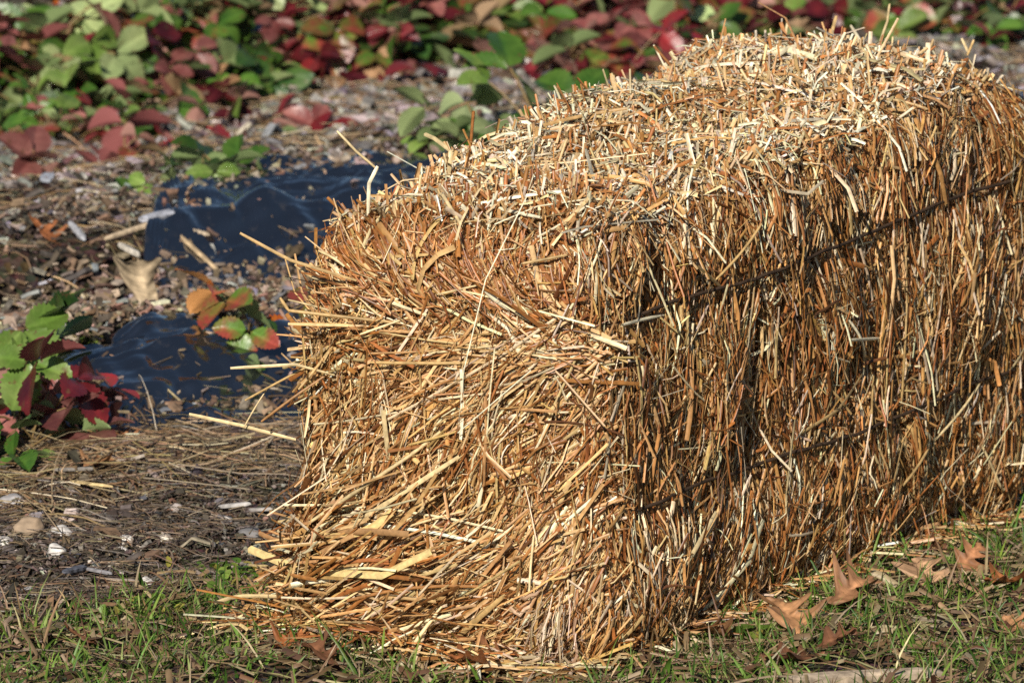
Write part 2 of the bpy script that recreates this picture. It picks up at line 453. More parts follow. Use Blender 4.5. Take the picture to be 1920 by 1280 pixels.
# end face
for dep, n_, wd_, Lm in (((-.024, -.012), 6500, .0024, .07), ((-.014, -.001), 8000, .0022, .085), ((-.006, .009), 4600, .0020, .10)):
    u = RNG.rand(n_); v = RNG.rand(n_) ** .95
    p = np.stack([(1 - u) * BW, 0 * u, .01 + v * (BH - .012)], 1)
    sp = np.interp(v, [0, .3, .4, .55, .7, 1], [15, 24, 30, 26, 15, 18])
    Lc = Lm * np.interp(v, [0, .75, .9, 1], [1.15, 1, .55, .4]) * np.interp(u, [0, .8, 1], [1, 1, .8])
    pal = GOLD
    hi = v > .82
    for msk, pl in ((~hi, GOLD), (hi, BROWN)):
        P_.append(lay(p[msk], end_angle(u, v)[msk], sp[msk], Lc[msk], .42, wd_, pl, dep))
# straws of the end face that stick out past its left edge
n_ = 620
v = np.where(RNG.rand(n_) < .55, RNG.uniform(.62, .86, n_), RNG.uniform(0, .3, n_)); u = RNG.rand(n_) * .12
p = np.stack([(1 - u) * BW, 0 * u, .01 + v * (BH - .06)], 1)
P_.append(lay(p, end_angle(u * 0, v), 20, .075, .45, .0025, GOLD, (-.006, .012), 16, loose=.75))
# loose straws fanning out of the lower left corner
n_ = 420
v = np.abs(RNG.normal(.10, .10, n_)); u = RNG.rand(n_) ** 1.5 * .5
p = np.stack([(1 - u) * BW, 0 * u, .01 + np.clip(v, 0, .4) * BH], 1)
P_.append(lay(p, np.clip(RNG.normal(20, 16, n_), -8, 60), 0, .13, .35, .0027, GOLD, (.004, .026), 10, loose=1.0))
# long side: upright stalks in leaning clumps
for dep, n_, wd_, Lm in (((-.028, -.014), 15000, .0025, .075), ((-.016, -.002), 16500, .0023, .085), ((-.006, .010), 9500, .0020, .095)):
    b_ = RNG.rand(n_) * BL; z = .012 + RNG.rand(n_) * (BH - .015)
    p = np.stack([0 * b_, b_, z], 1)
    lean = 26 * vnoise(np.stack([b_ * 15, z * 7, 0 * z], 1), 31) + 14 * vnoise(np.stack([b_ * 40, z * 9, 0 * z], 1), 32)
    crush = np.exp(-((z - .345) / .022) ** 2) + np.exp(-((z - .15) / .022) ** 2)
    p[:, 2] = np.minimum(p[:, 2], BH - .012 - RNG.rand(n_) * .05)
    P_.append(lay(p, 90 + lean, 17 + 30 * crush, Lm * .8 * (1 - .45 * np.clip(crush, 0, 1)), .42, wd_, SIDE, dep, 8, .10))
# a few stalks lying across the side
n_ = 3600
b_ = RNG.rand(n_) * BL; z = .012 + RNG.rand(n_) * (BH - .02)
P_.append(lay(np.stack([0 * b_, b_, z], 1), RNG.uniform(0, 180, n_), 0, .05, .5, .0019, SIDE, (-.002, .012), 14))
# top: cut ends standing up, with a coherent lean
def stubble(n_, arange, brange, z, pal, Lm, wid, out=.012):
    a = RNG.uniform(*arange, n_); b_ = RNG.uniform(*brange, n_)
    p = np.stack([a, b_, 0 * a + z], 1)
    q, n = skin(p)
    lean = np.stack([.55 * vnoise(np.stack([a * 14, b_ * 14, 0 * a], 1), 41), .55 * vnoise(np.stack([a * 14, b_ * 14, 0 * a + 9], 1), 42), 0 * a], 1)
    d = unit(n + lean + RNG.normal(0, .42, (n_, 3)))
    Ln = Lm * np.exp(RNG.normal(0, .4, n_)); K = 3; s = np.linspace(-.55, .45, K)
    q = q + n * RNG.uniform(-.012, out, (n_, 1)) - n * .004
    bd = RNG.normal(0, .12, (n_, 1, 3))
    P = q[:, None] + d[:, None] * (s[None, :, None] * Ln[:, None, None]) + bd * ((s * s)[None, :, None] * Ln[:, None, None])
    rn = unit(RNG.normal(0, 1, (n_, 3)) + np.array([.0, -1.2, .2]))
    h = n_ // 3
    W = wid * np.exp(RNG.normal(0, .35, n_)); tint = pick(pal, n_)
    Pw = to_world(P); rw = vec_world(rn)
    return [strands(Pw[:h], W[:h] * .9, rw[:h], tint[:h], 'tube'), strands(Pw[h:], W[h:], rw[h:], tint[h:], 'arc')]
P_ += stubble(15000, (0.0, BW), (0.0, BL), BH, TOPC, .028, .0029)
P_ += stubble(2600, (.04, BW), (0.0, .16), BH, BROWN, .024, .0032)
# loose pale pieces lying on the top
for n_, Lm, wd_, pal in ((1600, .036, .0025, TOPC), (900, .060, .0024, PALE), (420, .11, .0021, TOPC)):
    a = RNG.rand(n_) * BW; b_ = RNG.rand(n_) ** .9 * BL
    P_.append(lay(np.stack([a, b_, 0 * a + BH], 1), RNG.uniform(0, 180, n_), 0, Lm, .45, wd_, pal, (.002, .016), 16))
# hidden sides, thinner
n_ = 3500
b_ = RNG.rand(n_) * BL; z = .012 + RNG.rand(n_) * (BH - .02)
P_.append(lay(np.stack([0 * b_ + BW, b_, z], 1), 90 + RNG.normal(0, 12, n_), 6, .085, .4, .0034, SIDE, (-.014, .006), 8))
n_ = 1500
a = RNG.rand(n_) * BW; z = .012 + RNG.rand(n_) * (BH - .02)
P_.append(lay(np.stack([a, 0 * a + BL, z], 1), RNG.normal(70, 30, n_), 6, .085, .4, .0034, SIDE, (-.014, .006), 8))
# chaff, flattened husks and hair-fine fibres everywhere on the visible faces
def face_points(n_):
    f = RNG.rand(n_); e1, e2 = RNG.rand(n_), RNG.rand(n_)
    return np.where((f < .25)[:, None], np.stack([e1 * BW, 0 * e1, e2 * BH], 1), np.where((f < .68)[:, None], np.stack([0 * e1, e1 * BL, e2 * BH], 1), np.stack([e1 * BW, e2 * BL, 0 * e1 + BH], 1)))
for n_, Lm, wd_, bnd, dep in ((9000, .016, .0015, .12, (-.006, .006)), (2200, .034, .0042, .5, (-.006, .006)), (4200, .05, .0008, .7, (-.002, .010))):
    P_.append(lay(face_points(n_), RNG.normal(90, 50, n_), 0, Lm, .45, wd_, SIDE if wd_ > .001 else GOLD, dep, 14, bnd))
V, Q, T = join(P_)
o = bale_part('straw', V, Q, T, M_STRAW); o['kind'] = 'stuff'

# single long stalks, each placed on the face it grows from: (points in photo pixels, width px, tone, face, stand-off in m)
def on_face(px, py, face, off):
    d = ray(px, py)
    if face == 'E': nn, p0 = -LD, BC
    elif face == 'S': nn, p0 = -WD, BC
    else: nn, p0 = UP, BC + UP * BH
    p0 = p0 + nn * off
    tt = np.dot(p0 - CAMP, nn) / np.dot(d, nn)
    return CAMP + d * tt, nn
HERO = [
 ([(450,437),(548,487),(680,522)],6,'g','E'), ([(597,470),(658,497)],6,'p','E'), ([(525,558),(542,582),(770,603)],7,'g','E'),
 ([(540,607),(700,608),(755,590)],7,'g','E'), ([(540,562),(640,581)],4,'p','E'), ([(695,620),(780,590)],5,'p','E'),
 ([(712,483),(815,480)],7,'g','E'), ([(725,400),(805,396)],5,'w','E'), ([(835,547),(912,530)],4,'p','E'), ([(922,540),(965,578)],10,'w','E'),
 ([(817,658),(1000,638)],5,'p','E'), ([(718,671),(920,676)],7,'g','E'), ([(432,690),(550,684),(640,700)],6,'p','E'),
 ([(460,750),(575,688)],5,'g','E'), ([(490,790),(630,697)],6,'b','E'), ([(355,776),(450,796),(555,824)],7,'p','E'),
 ([(458,800),(500,730)],3,'p','E'), ([(882,685),(874,820)],11,'w','E'), ([(740,760),(738,860)],9,'p','E'), ([(800,690),(803,880)],5,'g','E'),
 ([(600,982),(780,850),(945,722)],8,'p','E'), ([(660,985),(880,848)],9,'p','E'), ([(690,1000),(850,915),(1050,800)],6,'g','E'),
 ([(632,733),(690,792)],6,'g','E'), ([(508,1025),(680,1008)],7,'g','E'), ([(580,1033),(725,938)],6,'p','E'), ([(575,1010),(652,938)],5,'p','E'),
 ([(475,1088),(582,1032)],6,'b','E'), ([(515,1075),(605,1022)],7,'b','E'), ([(515,1108),(645,1038)],6,'b','E'),
 ([(402,1130),(440,1119),(560,1110),(680,1104)],12,'p','E'), ([(505,1160),(600,1139)],5,'p','E'), ([(545,1095),(655,1079)],9,'w','E'),
 ([(570,1215),(645,1050)],6,'g','E'), ([(605,1200),(665,1105)],7,'p','E'), ([(685,1055),(890,1073)],7,'p','E'), ([(695,1052),(732,998)],6,'w','E'),
 ([(740,1075),(812,945)],6,'g','E'), ([(610,1220),(725,1128)],6,'p','E'), ([(700,1225),(805,1158)],7,'g','E'), ([(750,1250),(842,1128)],8,'p','E'),
 ([(846,1000),(846,1105)],4,'g','E'), ([(465,1225),(625,1183)],4,'g','E'), ([(1053,997),(975,1200)],10,'p','E'), ([(1010,998),(1007,1112)],5,'p','E'),
 ([(858,1022),(942,963)],6,'w','E'), ([(925,990),(1055,999)],5,'p','E'), ([(855,1192),(965,1108)],14,'g','E'), ([(1060,1005),(1064,1100)],4,'g','E'),
 ([(1130,604),(1228,588)],8,'w','E'), ([(560,730),(640,640)],6,'g','E'), ([(570,820),(580,720)],7,'p','E'), ([(1000,500),(1062,484)],6,'g','E'),
 ([(1238,1102),(1275,1030),(1306,955)],9,'p','S'), ([(1275,495),(1348,546)],7,'g','S'), ([(1402,422),(1320,525)],6,'g','S'), ([(1367,413),(1407,542)],5,'p','S'),
 ([(1205,528),(1188,612)],8,'b','S'), ([(1560,634),(1634,633)],8,'w','S'), ([(1572,598),(1584,664)],6,'w','S'), ([(1508,590),(1540,682)],5,'w','S'),
 ([(1658,640),(1664,720),(1668,795)],6,'g','S'), ([(1600,700),(1615,800),(1628,885)],5,'g','S'), ([(1478,812),(1545,765),(1598,698)],8,'g','S'),
 ([(1735,822),(1802,716)],6,'p','S'), ([(1680,790),(1717,884)],7,'b','S'), ([(1856,866),(1935,866)],6,'p','S'), ([(1822,832),(1872,945)],6,'p','S'),
 ([(1542,945),(1562,855)],7,'b','S'), ([(1868,700),(1908,612)],9,'p','S'), ([(1568,540),(1612,570)],5,'w','S'), ([(1568,463),(1642,449)],5,'p','S'),
 ([(1450,780),(1452,905),(1456,960)],8,'p','S'), ([(1660,905),(1725,835)],6,'g','S'), ([(1310,1010),(1265,1120)],5,'p','S'),
 ([(742,347),(780,354),(828,369)],9,'w','T'), ([(800,372),(840,395),(882,442)],8,'p','T'), ([(898,394),(1024,433)],8,'w','T'), ([(868,398),(905,424)],6,'w','T'),
 ([(1098,312),(1108,355),(1122,408)],10,'w','T'), ([(1415,130),(1452,205)],8,'p','T'), ([(1330,158),(1425,242)],6,'p','T'), ([(1595,48),(1637,112)],8,'w','V'),
 ([(632,246),(668,285),(708,318)],6,'p','V'), ([(708,312),(692,345),(690,400)],7,'w','V'), ([(845,282),(842,325)],9,'p','V'), ([(832,287),(842,322)],5,'p','V'),
 ([(1155,160),(1160,228)],6,'p','V'), ([(1180,150),(1215,175),(1264,207)],7,'g','V'), ([(1128,214),(1166,256)],8,'w','V'), ([(1568,30),(1556,75)],7,'g','V'),
 ([(1668,8),(1664,40),(1648,85)],6,'p','V'), ([(1750,74),(1738,108)],6,'g','V'), ([(1803,72),(1816,100)],6,'p','V'), ([(1826,75),(1814,104)],6,'g','V'),
 ([(1477,42),(1470,80)],7,'p','V'), ([(1337,97),(1334,140)],6,'p','V')]
def from_world(P):
    d = P - BC; b_ = d @ LD; k = np.clip(b_ / .985, 0, 1.1)
    return np.stack([d @ WD, b_, (d[:, 2] + .040 * k) / (1 + .062 * k / .455)], 1)
def skin_hits(pix):
    """where lines of sight first meet the bale's skin: distance along each, nan where they pass it by"""
    D = np.array([ray(*p) for p in pix]); D = unit(D)
    tt = np.full(len(D), 7.3); hit = np.zeros(len(D), bool)
    for _ in range(90):
        q = from_world(CAMP + D * tt[:, None]); c = np.clip(q, LO, HI); v_ = q - c
        dist = np.linalg.norm(v_, axis=1); n = v_ / np.maximum(dist, 1e-6)[:, None]
        sd = dist - BR - bale_disp(c + n * BR, n)
        hit |= sd < .002
        tt = np.where(hit, tt, tt + np.clip(sd * .5, .0015, .2))
    P = CAMP + D * tt[:, None]
    q = from_world(P); c = np.clip(q, LO, HI); n = unit(q - c)
    return P, vec_world(n), hit
TON = {'g': (.55, .36, .15), 'p': (.70, .54, .29), 'w': (.80, .71, .50), 'b': (.38, .19, .065)}
HP, HN, HH = skin_hits([p for h in HERO for p in h[0]])
hix = 0
for i, (pts, wp, ton, face) in enumerate(HERO):
    h0 = hix; hix += len(pts)
    pts = [np.array(p, float) for p in pts]
    W = min(wp, 10) / 1900.0
    k = len(pts); out = []
    if face == 'V':
        base, _ = on_face(pts[-1][0], min(pts[-1][1] + 8, 470), 'T', -.004)
        dep = base[1]
        for j, p in enumerate(pts):
            d = ray(*p); out.append(CAMP + d * (dep - .004 * j * 0) / d[1])
        nn = np.array([0, -1., .3])
    else:
        o0 = RNG.uniform(.007, .013); o1 = RNG.uniform(.012, .026)
        if RNG.rand() < .5 and min(p[0] for p in pts) > 600: o0, o1 = o1, o0
        for j, p in enumerate(pts):
            of = o1 + (o0 - o1) * j / (k - 1)
            if HH[h0 + j]: P, nn = HP[h0 + j] + HN[h0 + j] * of, HN[h0 + j]
            else:
                P, nn = on_face(p[0], p[1], face, of)
                near = [m for m in range(k) if HH[h0 + m]]
                if near:                                                  # a free end keeps the depth of the end that is held
                    dpt = HP[h0 + near[0]][1]; d_ = ray(*p); P = CAMP + d_ * (dpt - .01) / d_[1]; nn = HN[h0 + near[0]]
            out.append(P)
    out = np.array(out)
    # resample to a gently sagging path
    s = np.linspace(0, 1, 9); seg = np.linspace(0, 1, k)
    path = np.stack([np.interp(s, seg, out[:, c]) for c in range(3)], 1)
    path[:, 2] = np.maximum(path[:, 2], .008)
    path += (np.sin(s * math.pi) * RNG.normal(0, .0025))[:, None] * nn
    taper = np.interp(s, [0, .12, .8, 1], [.75, 1, 1, .7]) * W
    tint = np.array(TON[ton]) * np.exp(RNG.normal(0, .1)) * np.exp(RNG.normal(0, .06, (1, 9, 1))) * np.ones((1, 9, 3))
    tint[0, RNG.randint(2, 7)] *= .72                                # the stalk's joint
    V, Q, T = strands(path[None], taper[None], (nn + RNG.normal(0, .25, 3))[None], tint, 'arc' if wp >= 9 or i % 3 == 0 else 'tube', .3)
    bale_part('stalk', V, Q, T, M_STRAW)

# two twines along the side, round the end
def twine(zc, wob):
    b_ = np.concatenate([np.full(14, 0.0), np.linspace(0.0, BL, 70)])
    a = np.concatenate([np.linspace(BW, .02, 14), np.zeros(70)])
    z = zc + wob * vnoise(np.stack([b_ * 9, a * 9, 0 * a + zc], 1), 51)
    q, n = skin(np.stack([a, b_, z], 1))
    L_ = q + n * np.where(a > .02, .004, .0192)[:, None]
    k = np.ones(9) / 9                                                    # pulled taut
    L_ = np.stack([np.convolve(np.pad(L_[:, c], 4, mode='edge'), k, 'valid') for c in range(3)], 1)
    P = to_world(L_) + .0012 * vnoise(L_ * 60, 52)[:, None]
    t = np.arange(len(P)); tint = np.array([.060, .036, .022])[None] * np.exp(.3 * np.sin(t * 2.1))[:, None]
    return strands(P[None], np.full((1, len(P)), .0042), np.array([[.9, -.4, 0.]]), tint[None], 'tube')
for zc in (.347, .152):
    V, Q, T = twine(zc, .006)
    bale_part('twine', V, Q, T, M_TWINE)

# ------------------------------------------------------------------ black plastic mulch
def sheet(label, u0, u1, v0, v1, fold, seed, lift=.008):
    nu, nv = 260, 90
    U, W_ = np.meshgrid(np.linspace(u0, u1, nu), np.linspace(0, 1, nv), indexing='ij')
    U = U.ravel(); W_ = W_.ravel()
    o = 0 * U
    rag = .016 * vnoise(np.stack([U * 26, o, o], 1), seed + 8)
    e0 = v0 + .03 * vnoise(np.stack([U * 5, o, o], 1), seed) + rag; e1 = v1 + .05 * vnoise(np.stack([U * 4, o + 5, o], 1), seed + 1) - rag
    e1 = e1 - (e1 - e0) * .8 * np.clip(1 - (U - u0) / .3, 0, 1) ** 1.5
    v = e0 + (e1 - e0) * W_
    x, y = xy_of(U, v)
    z = terrain(x, y) + lift
    # folds that run along the row, some pulled slantwise
    wv = v + .035 * vnoise(np.stack([U * 3.5, v * 5, o], 1), seed + 4) - .12 * (U - u0) * .25
    q = np.stack([U * .9 + v * 2, wv * 17, o], 1)
    cre = lambda p, sd: np.clip(1 - 2.2 * np.abs(vnoise(p, sd)), 0, 1)
    z = z + fold * (.5 + .5 * vnoise(q, seed + 2)) + .40 * fold * cre(q * [1.4, 2.2, 1] + 7, seed + 3) + .20 * fold * cre(q * [2.2, 4.5, 1] + 3, seed + 6) + .03 * fold * vnoise(q * [12, 14, 1], seed + 5)
    edge = np.minimum(W_, 1 - W_); z = z - .016 * np.clip(1 - edge / .06, 0, 1)
    i = (np.arange(nu - 1)[:, None] * nv + np.arange(nv - 1)[None]).ravel()
    ob = mesh_np('plastic_sheet', np.stack([x, y, z], 1), np.stack([i, i + nv, i + nv + 1, i + 1], 1), mat=M_PLASTIC)
    tag(ob, label, 'plastic sheet', 'black plastic mulch sheets')
    return ob
sheet('black plastic mulch sheet nearest, beside the red and green plant at left', 4.5, 6.6, 4.555, 4.83, .016, 61)
sheet('wrinkled black plastic sheet in the middle, behind the bale top corner', 5.46, 7.4, 5.04, 5.38, .017, 71)
sheet('dark plastic strip under the far row of strawberry plants', 5.9, 9.2, 6.42, 6.60, .02, 81)

# ------------------------------------------------------------------ mulch, chips, threads
def in_view(n_, vlo, vhi, margin=.16, ulo=-9, uhi=99):
    """n_ ground points spread evenly over the part of a strip of rows that the place shows"""
    n_ = int(n_ * 1.5); margin = margin + .36; xo, yo, vo, got = [], [], [], 0
    for _ in range(400):
        v = RNG.uniform(vlo, vhi, 20000); u = RNG.uniform(max(ulo, 3.4), min(uhi, 9.8), 20000)
        v2 = v + .05 * vnoise(np.stack([u * 3, v * 3, 0 * u], 1), 91) + RNG.normal(0, .02, len(u))
        x, y = xy_of(u, v2)
        q = np.stack([x, y, 0 * x], 1) - BC
        a, b_ = q @ WD, q @ LD
        k = (y > 7.55) & (y < 13.0) & (np.abs(x) < y * .064 + margin) & ~((a > 0) & (a < BW) & (b_ > 0) & (b_ < BL))
        xo.append(x[k]); yo.append(y[k]); vo.append(v2[k]); got += k.sum()
        if got >= n_: break
    return np.concatenate(xo)[:n_], np.concatenate(yo)[:n_], np.concatenate(vo)[:n_]

def chips(x, y, Lm, pal, asp=(.25, .6), tilt=27, z0=0.0, ls=.5, thick=.16):
    n_ = len(x)
    L = np.minimum(Lm * np.exp(RNG.normal(0, ls, n_)), 2.0 * Lm); W = L * RNG.uniform(*asp, n_); H = np.clip(L * thick, .0012, .007)
    az = RNG.uniform(0, 2 * math.pi, n_)
    t1, t2 = np.radians(RNG.normal(0, tilt, n_)), np.radians(RNG.normal(0, tilt, n_))
    ex = np.stack([np.cos(az) * np.cos(t1), np.sin(az) * np.cos(t1), np.sin(t1)], 1)
    ey0 = np.stack([-np.sin(az), np.cos(az), 0 * az], 1); ez0 = np.cross(ex, ey0)
    ey = ey0 * np.cos(t2)[:, None] + ez0 * np.sin(t2)[:, None]; ez = np.cross(ex, ey)
    c = np.stack([x, y, terrain(x, y) + z0 + H * .4 + RNG.uniform(0, .006, n_)], 1)
    sg = np.array([[-1, -1], [-.1, -1.15], [1, -1], [1, 1], [.1, 1.1], [-1, 1]]) * .5
    V = []
    j1, j2 = RNG.uniform(.55, 1.1, (n_, 6)), RNG.uniform(.55, 1.15, (n_, 6))
    bow = RNG.normal(0, .10, n_)
    for h in (-.5, .5):
        for k in range(6):
            V.append(c + ex * (sg[k, 0] * L * j1[:, k])[:, None] + ey * (sg[k, 1] * W * j2[:, k])[:, None] + ez * (h * H + bow * L * (1 - abs(sg[k, 0]) * 2))[:, None])
    V = np.stack(V, 1).reshape(-1, 3)
    F = [[6, 7, 10, 11], [7, 8, 9, 10], [0, 5, 4, 1], [1, 4, 3, 2]] + [[k, (k + 1) % 6, 6 + (k + 1) % 6, 6 + k] for k in range(6)]
    Q = (np.array(F)[None] + (np.arange(n_) * 12)[:, None, None]).reshape(-1, 4)
    T = np.repeat(pick(pal, n_, jit=.3) * .84, 12, 0)
    return V, Q, T

def threads(x, y, Lm, wid, pal, K=5, bend=.25, z0=.006, rise=6, sect='arc', az=None):
    n_ = len(x)
    L = Lm * np.exp(RNG.normal(0, .45, n_)); az = RNG.uniform(0, 2 * math.pi, n_) if az is None else az
    s = np.linspace(-.5, .5, K)
    d = np.stack([np.cos(az), np.sin(az)], 1); e = np.stack([-d[:, 1], d[:, 0]], 1)
    b1 = RNG.normal(0, bend, n_)
    xy = np.stack([x, y], 1)[:, None] + d[:, None] * (s[None, :, None] * L[:, None, None]) + e[:, None] * ((s * s)[None, :, None] * (b1 * L * 2)[:, None, None])
    z = terrain(xy[..., 0], xy[..., 1]).reshape(n_, K)
    z = z.mean(1, keepdims=True) * .6 + z * .4 + z0 + RNG.uniform(0, .008, (n_, 1)) + s[None] * (L * np.tan(np.radians(RNG.normal(0, rise, n_))))[:, None] + np.abs(RNG.normal(0, .03, n_) * L)[:, None] * (1 - 4 * s * s)[None]
    P = np.concatenate([xy, np.maximum(z, terrain(xy[..., 0], xy[..., 1]).reshape(n_, K) + .002)[..., None]], -1)
    W = wid * np.exp(RNG.normal(0, .3, n_))
    nr = unit(np.stack([RNG.normal(0, .4, n_), RNG.normal(0, .4, n_) - .3, np.ones(n_)], 1))
    return strands(P, W, nr, pick(pal, n_, jit=.25) * (1.0 if pal is GOLD else .85), sect)

SOILC = [(7, (.062, .046, .035)), (4, (.115, .09, .07)), (3, (.21, .175, .15)), (3, (.19, .11, .065)), (1, (.36, .31, .27)), (1, (.08, .08, .09))]
DARKC = [(6, (.06, .045, .034)), (4, (.11, .085, .065)), (2, (.18, .14, .11)), (1, (.30, .25, .20))]
GREYC = [(5, (.30, .275, .255)), (4, (.22, .20, .185)), (3, (.40, .36, .325)), (3, (.20, .13, .085)), (2, (.12, .10, .09)), (1, (.52, .47, .42)), (1, (.16, .16, .18))]
DEBRC = [(4, (.25, .17, .11)), (3, (.34, .27, .21)), (3, (.16, .11, .075)), (2, (.42, .34, .26)), (2, (.09, .07, .055)), (1, (.30, .29, .30))]
THRC = [(4, (.34, .23, .12)), (4, (.24, .15, .075)), (3, (.45, .33, .19)), (2, (.15, .095, .055)), (1, (.55, .45, .30))]
parts = []
for (vlo, vhi, n_, Lm, pal) in ((3.84, 4.62, 22000, .0065, SOILC), (3.86, 4.62, 1500, .016, SOILC), (3.86, 4.6, 26000, .0045, DARKC),
                                (4.81, 5.14, 11000, .010, DEBRC), (4.82, 5.12, 1100, .019, DEBRC),
                                (5.26, 5.74, 10000, .009, DARKC), (5.32, 5.74, 3800, .015, GREYC),
                                (5.66, 6.52, 30000, .0105, GREYC), (5.70, 6.48, 3500, .021, GREYC), (6.50, 7.9, 9000, .016, DARKC)):
    x, y, v = in_view(n_, vlo, vhi)
    parts.append(chips(x, y, Lm, pal, z0=.010 if 4.7 < vlo < 5.2 else 0))
for (vlo, vhi, n_) in ((4.55, 4.60, 700), (4.78, 4.86, 900), (5.02, 5.08, 900), (5.30, 5.40, 800), (4.62, 4.82, 60), (5.10, 5.34, 110)):
    x, y, v = in_view(n_, vlo, vhi)
    parts.append(chips(x, y, .011, DEBRC, z0=.022))
for (vlo, vhi, n_, Lm) in ((5.62, 6.50, 900, .05), (4.83, 5.12, 260, .045), (3.9, 4.6, 220, .030)):
    x, y, v = in_view(n_, vlo, vhi)
    parts.append(chips(x, y, Lm, GREYC if vlo > 5 else DEBRC, asp=(.07, .2), tilt=10, z0=.004, thick=.06))
V, Q, T = join(parts)
o = mesh_np('mulch_chips', V, Q, T, M_CHIP, smooth=False); tag(o, 'weathered wood chip mulch and crumbs strewn over the soil', 'mulch', kind='stuff')

parts = []
x, y, v = in_view(9000, 3.84, 4.66); parts.append(threads(x, y, .03, .0010, [(4, (.20, .14, .085)), (4, (.12, .085, .06)), (2, (.32, .24, .15)), (2, (.22, .19, .16))]))
x, y, v = in_view(3600, 4.28, 4.64); parts.append(threads(x, y, .075, .0015, THRC, bend=.16))
x, y, v = in_view(2600, 4.8, 5.8); parts.append(threads(x, y, .045, .0016, THRC))
x, y, v = in_view(2600, 5.6, 6.5); parts.append(threads(x, y, .06, .002, THRC))
V, Q, T = join(parts)
o = mesh_np('dry_litter', V, Q, T, M_STRAW); tag(o, 'dry brown stems and grass threads littering the soil path', 'plant litter', kind='stuff')

# loose straw fallen round the foot of the bale
parts = []
n_ = 1700
e = RNG.rand(n_); sd = RNG.rand(n_); dist = np.abs(RNG.normal(0, .028, n_)) - .015
loc = np.where((sd < .66)[:, None], np.stack([e * (BW + .05), -dist - .02, 0 * e], 1), np.stack([-dist * .5 - .0, e * BL, 0 * e], 1))
Pw = to_world(loc)
parts.append(threads(Pw[:, 0], Pw[:, 1], .06, .0026, GOLD, K=4, bend=.06, z0=.010, rise=12))
V, Q, T = join(parts)
o = mesh_np('loose_straw', V, Q, T, M_STRAW); tag(o, 'loose straw fallen on the grass round the foot of the bale', 'loose straw', kind='stuff')

# ------------------------------------------------------------------ grass
def blades(n_, vlo, vhi, Lm, wid, pal, lean=.6, margin=.15):
    x, y, v = in_view(n_, vlo, vhi, margin)
    n_ = len(x); K = 5
    keep = vnoise(np.stack([x * 9, y * 9, 0 * x], 1), 95) + RNG.normal(0, .45, n_) > -.35
    x, y = x[keep], y[keep]; n_ = len(x)
    L = Lm * np.exp(RNG.normal(0, .4, n_)); az = RNG.uniform(0, 2 * math.pi, n_)
    ln = np.abs(RNG.normal(0, lean, n_)); cu = RNG.uniform(.1, 1.1, n_)
    s = np.linspace(0, 1, K)
    a = ln[:, None] + cu[:, None] * s[None]
    dr = np.cumsum(np.sin(a), 1) * L[:, None] / K; dz = np.cumsum(np.cos(a), 1) * L[:, None] / K
    dr -= dr[:, :1]; dz -= dz[:, :1]
    P = np.stack([x[:, None] + dr * np.cos(az)[:, None], y[:, None] + dr * np.sin(az)[:, None], terrain(x, y)[:, None] + np.maximum(dz, .002) - .001], -1)
    W = (wid * np.exp(RNG.normal(0, .3, n_)))[:, None] * np.array([.8, 1, .9, .6, .08])[None]
    nr = np.stack([np.cos(az) * .2 + RNG.normal(0, .3, n_), np.sin(az) * .2 + RNG.normal(0, .3, n_), np.ones(n_)], 1)
    nr = unit(nr)
    t = pick(pal, n_, jit=.22)
    tt = t[:, None, :] * np.array([1.1, 1, 1, 1, 1.05])[None, :, None]
    return strands(P, W, nr, tt, 'arc', .25)
GRN = [(4, (.11, .20, .028)), (3, (.19, .28, .055)), (2, (.055, .12, .02)), (1, (.26, .30, .09))]
DRY = [(4, (.34, .24, .13)), (3, (.24, .155, .08)), (2, (.46, .36, .22)), (2, (.16, .09, .05))]
V, Q, T = join([blades(12500, 2.95, 3.86, .031, .0024, GRN), blades(3000, 2.95, 3.84, .020, .003, GRN, .9)])
o = mesh_np('grass', V, Q, T, M_GRASS); tag(o, 'short sparse green grass along the bottom, in front of the bale', 'grass', kind='stuff')
parts = [blades(4200, 2.95, 3.9, .040, .0022, DRY, 1.0)]
x, y, v = in_view(3500, 2.9, 3.92); parts.append(threads(x, y, .035, .0018, DRY, K=4))
x, y, v = in_view(1800, 2.9, 3.88); parts.append(threads(x, y, .022, .005, DRY, K=4, rise=18))
V, Q, T = join(parts)
o = mesh_np('dead_grass', V, Q, T, M_GRASS); tag(o, 'dead brown thatch between the green grass blades', 'dead grass', kind='stuff')

# ------------------------------------------------------------------ strawberry plants
def leaflet(L, wr, fold, curl, rng):
    m, c = 19, 9
    t = np.linspace(0, 1, m)[:, None] * np.ones((1, c)); s = np.linspace(-1, 1, c)[None] * np.ones((m, 1))
    prof = wr * np.clip(np.sin(math.pi * np.clip(t, 0, 1) ** .85), 0, 1) ** .7
    ser = np.where((np.arange(m) % 2 == 0)[:, None], 1.0, .84)
    prof = prof * np.where(np.abs(s) > .99, ser, 1.0)
    x = s * prof * L
    y = t * L + np.abs(s) * prof * L * .12
    ph = t - .55 * np.abs(s) * prof
    z = fold * np.abs(x) + curl * L * (t * t) + .010 * L * np.sin(2 * math.pi * 7 * ph) * np.abs(s) - .25 * L * prof * s * s * rng.uniform(-.4, .9) + .03 * L * np.sin(5 * t + rng.uniform(0, 6)) * s
    V = np.stack([x, y, z], -1).reshape(-1, 3)
    vein = 1 + .22 * (np.sin(2 * math.pi * 7 * ph) < -.75) + .30 * (np.abs(s) < .05)
    T = np.repeat(np.clip(vein, 0, 1.4).reshape(-1, 1), 3, 1)
    i = (np.arange(m - 1)[:, None] * c + np.arange(c - 1)[None]).ravel()
    return V, np.stack([i, i + c, i + c + 1, i + 1], 1)[:, ::-1], T

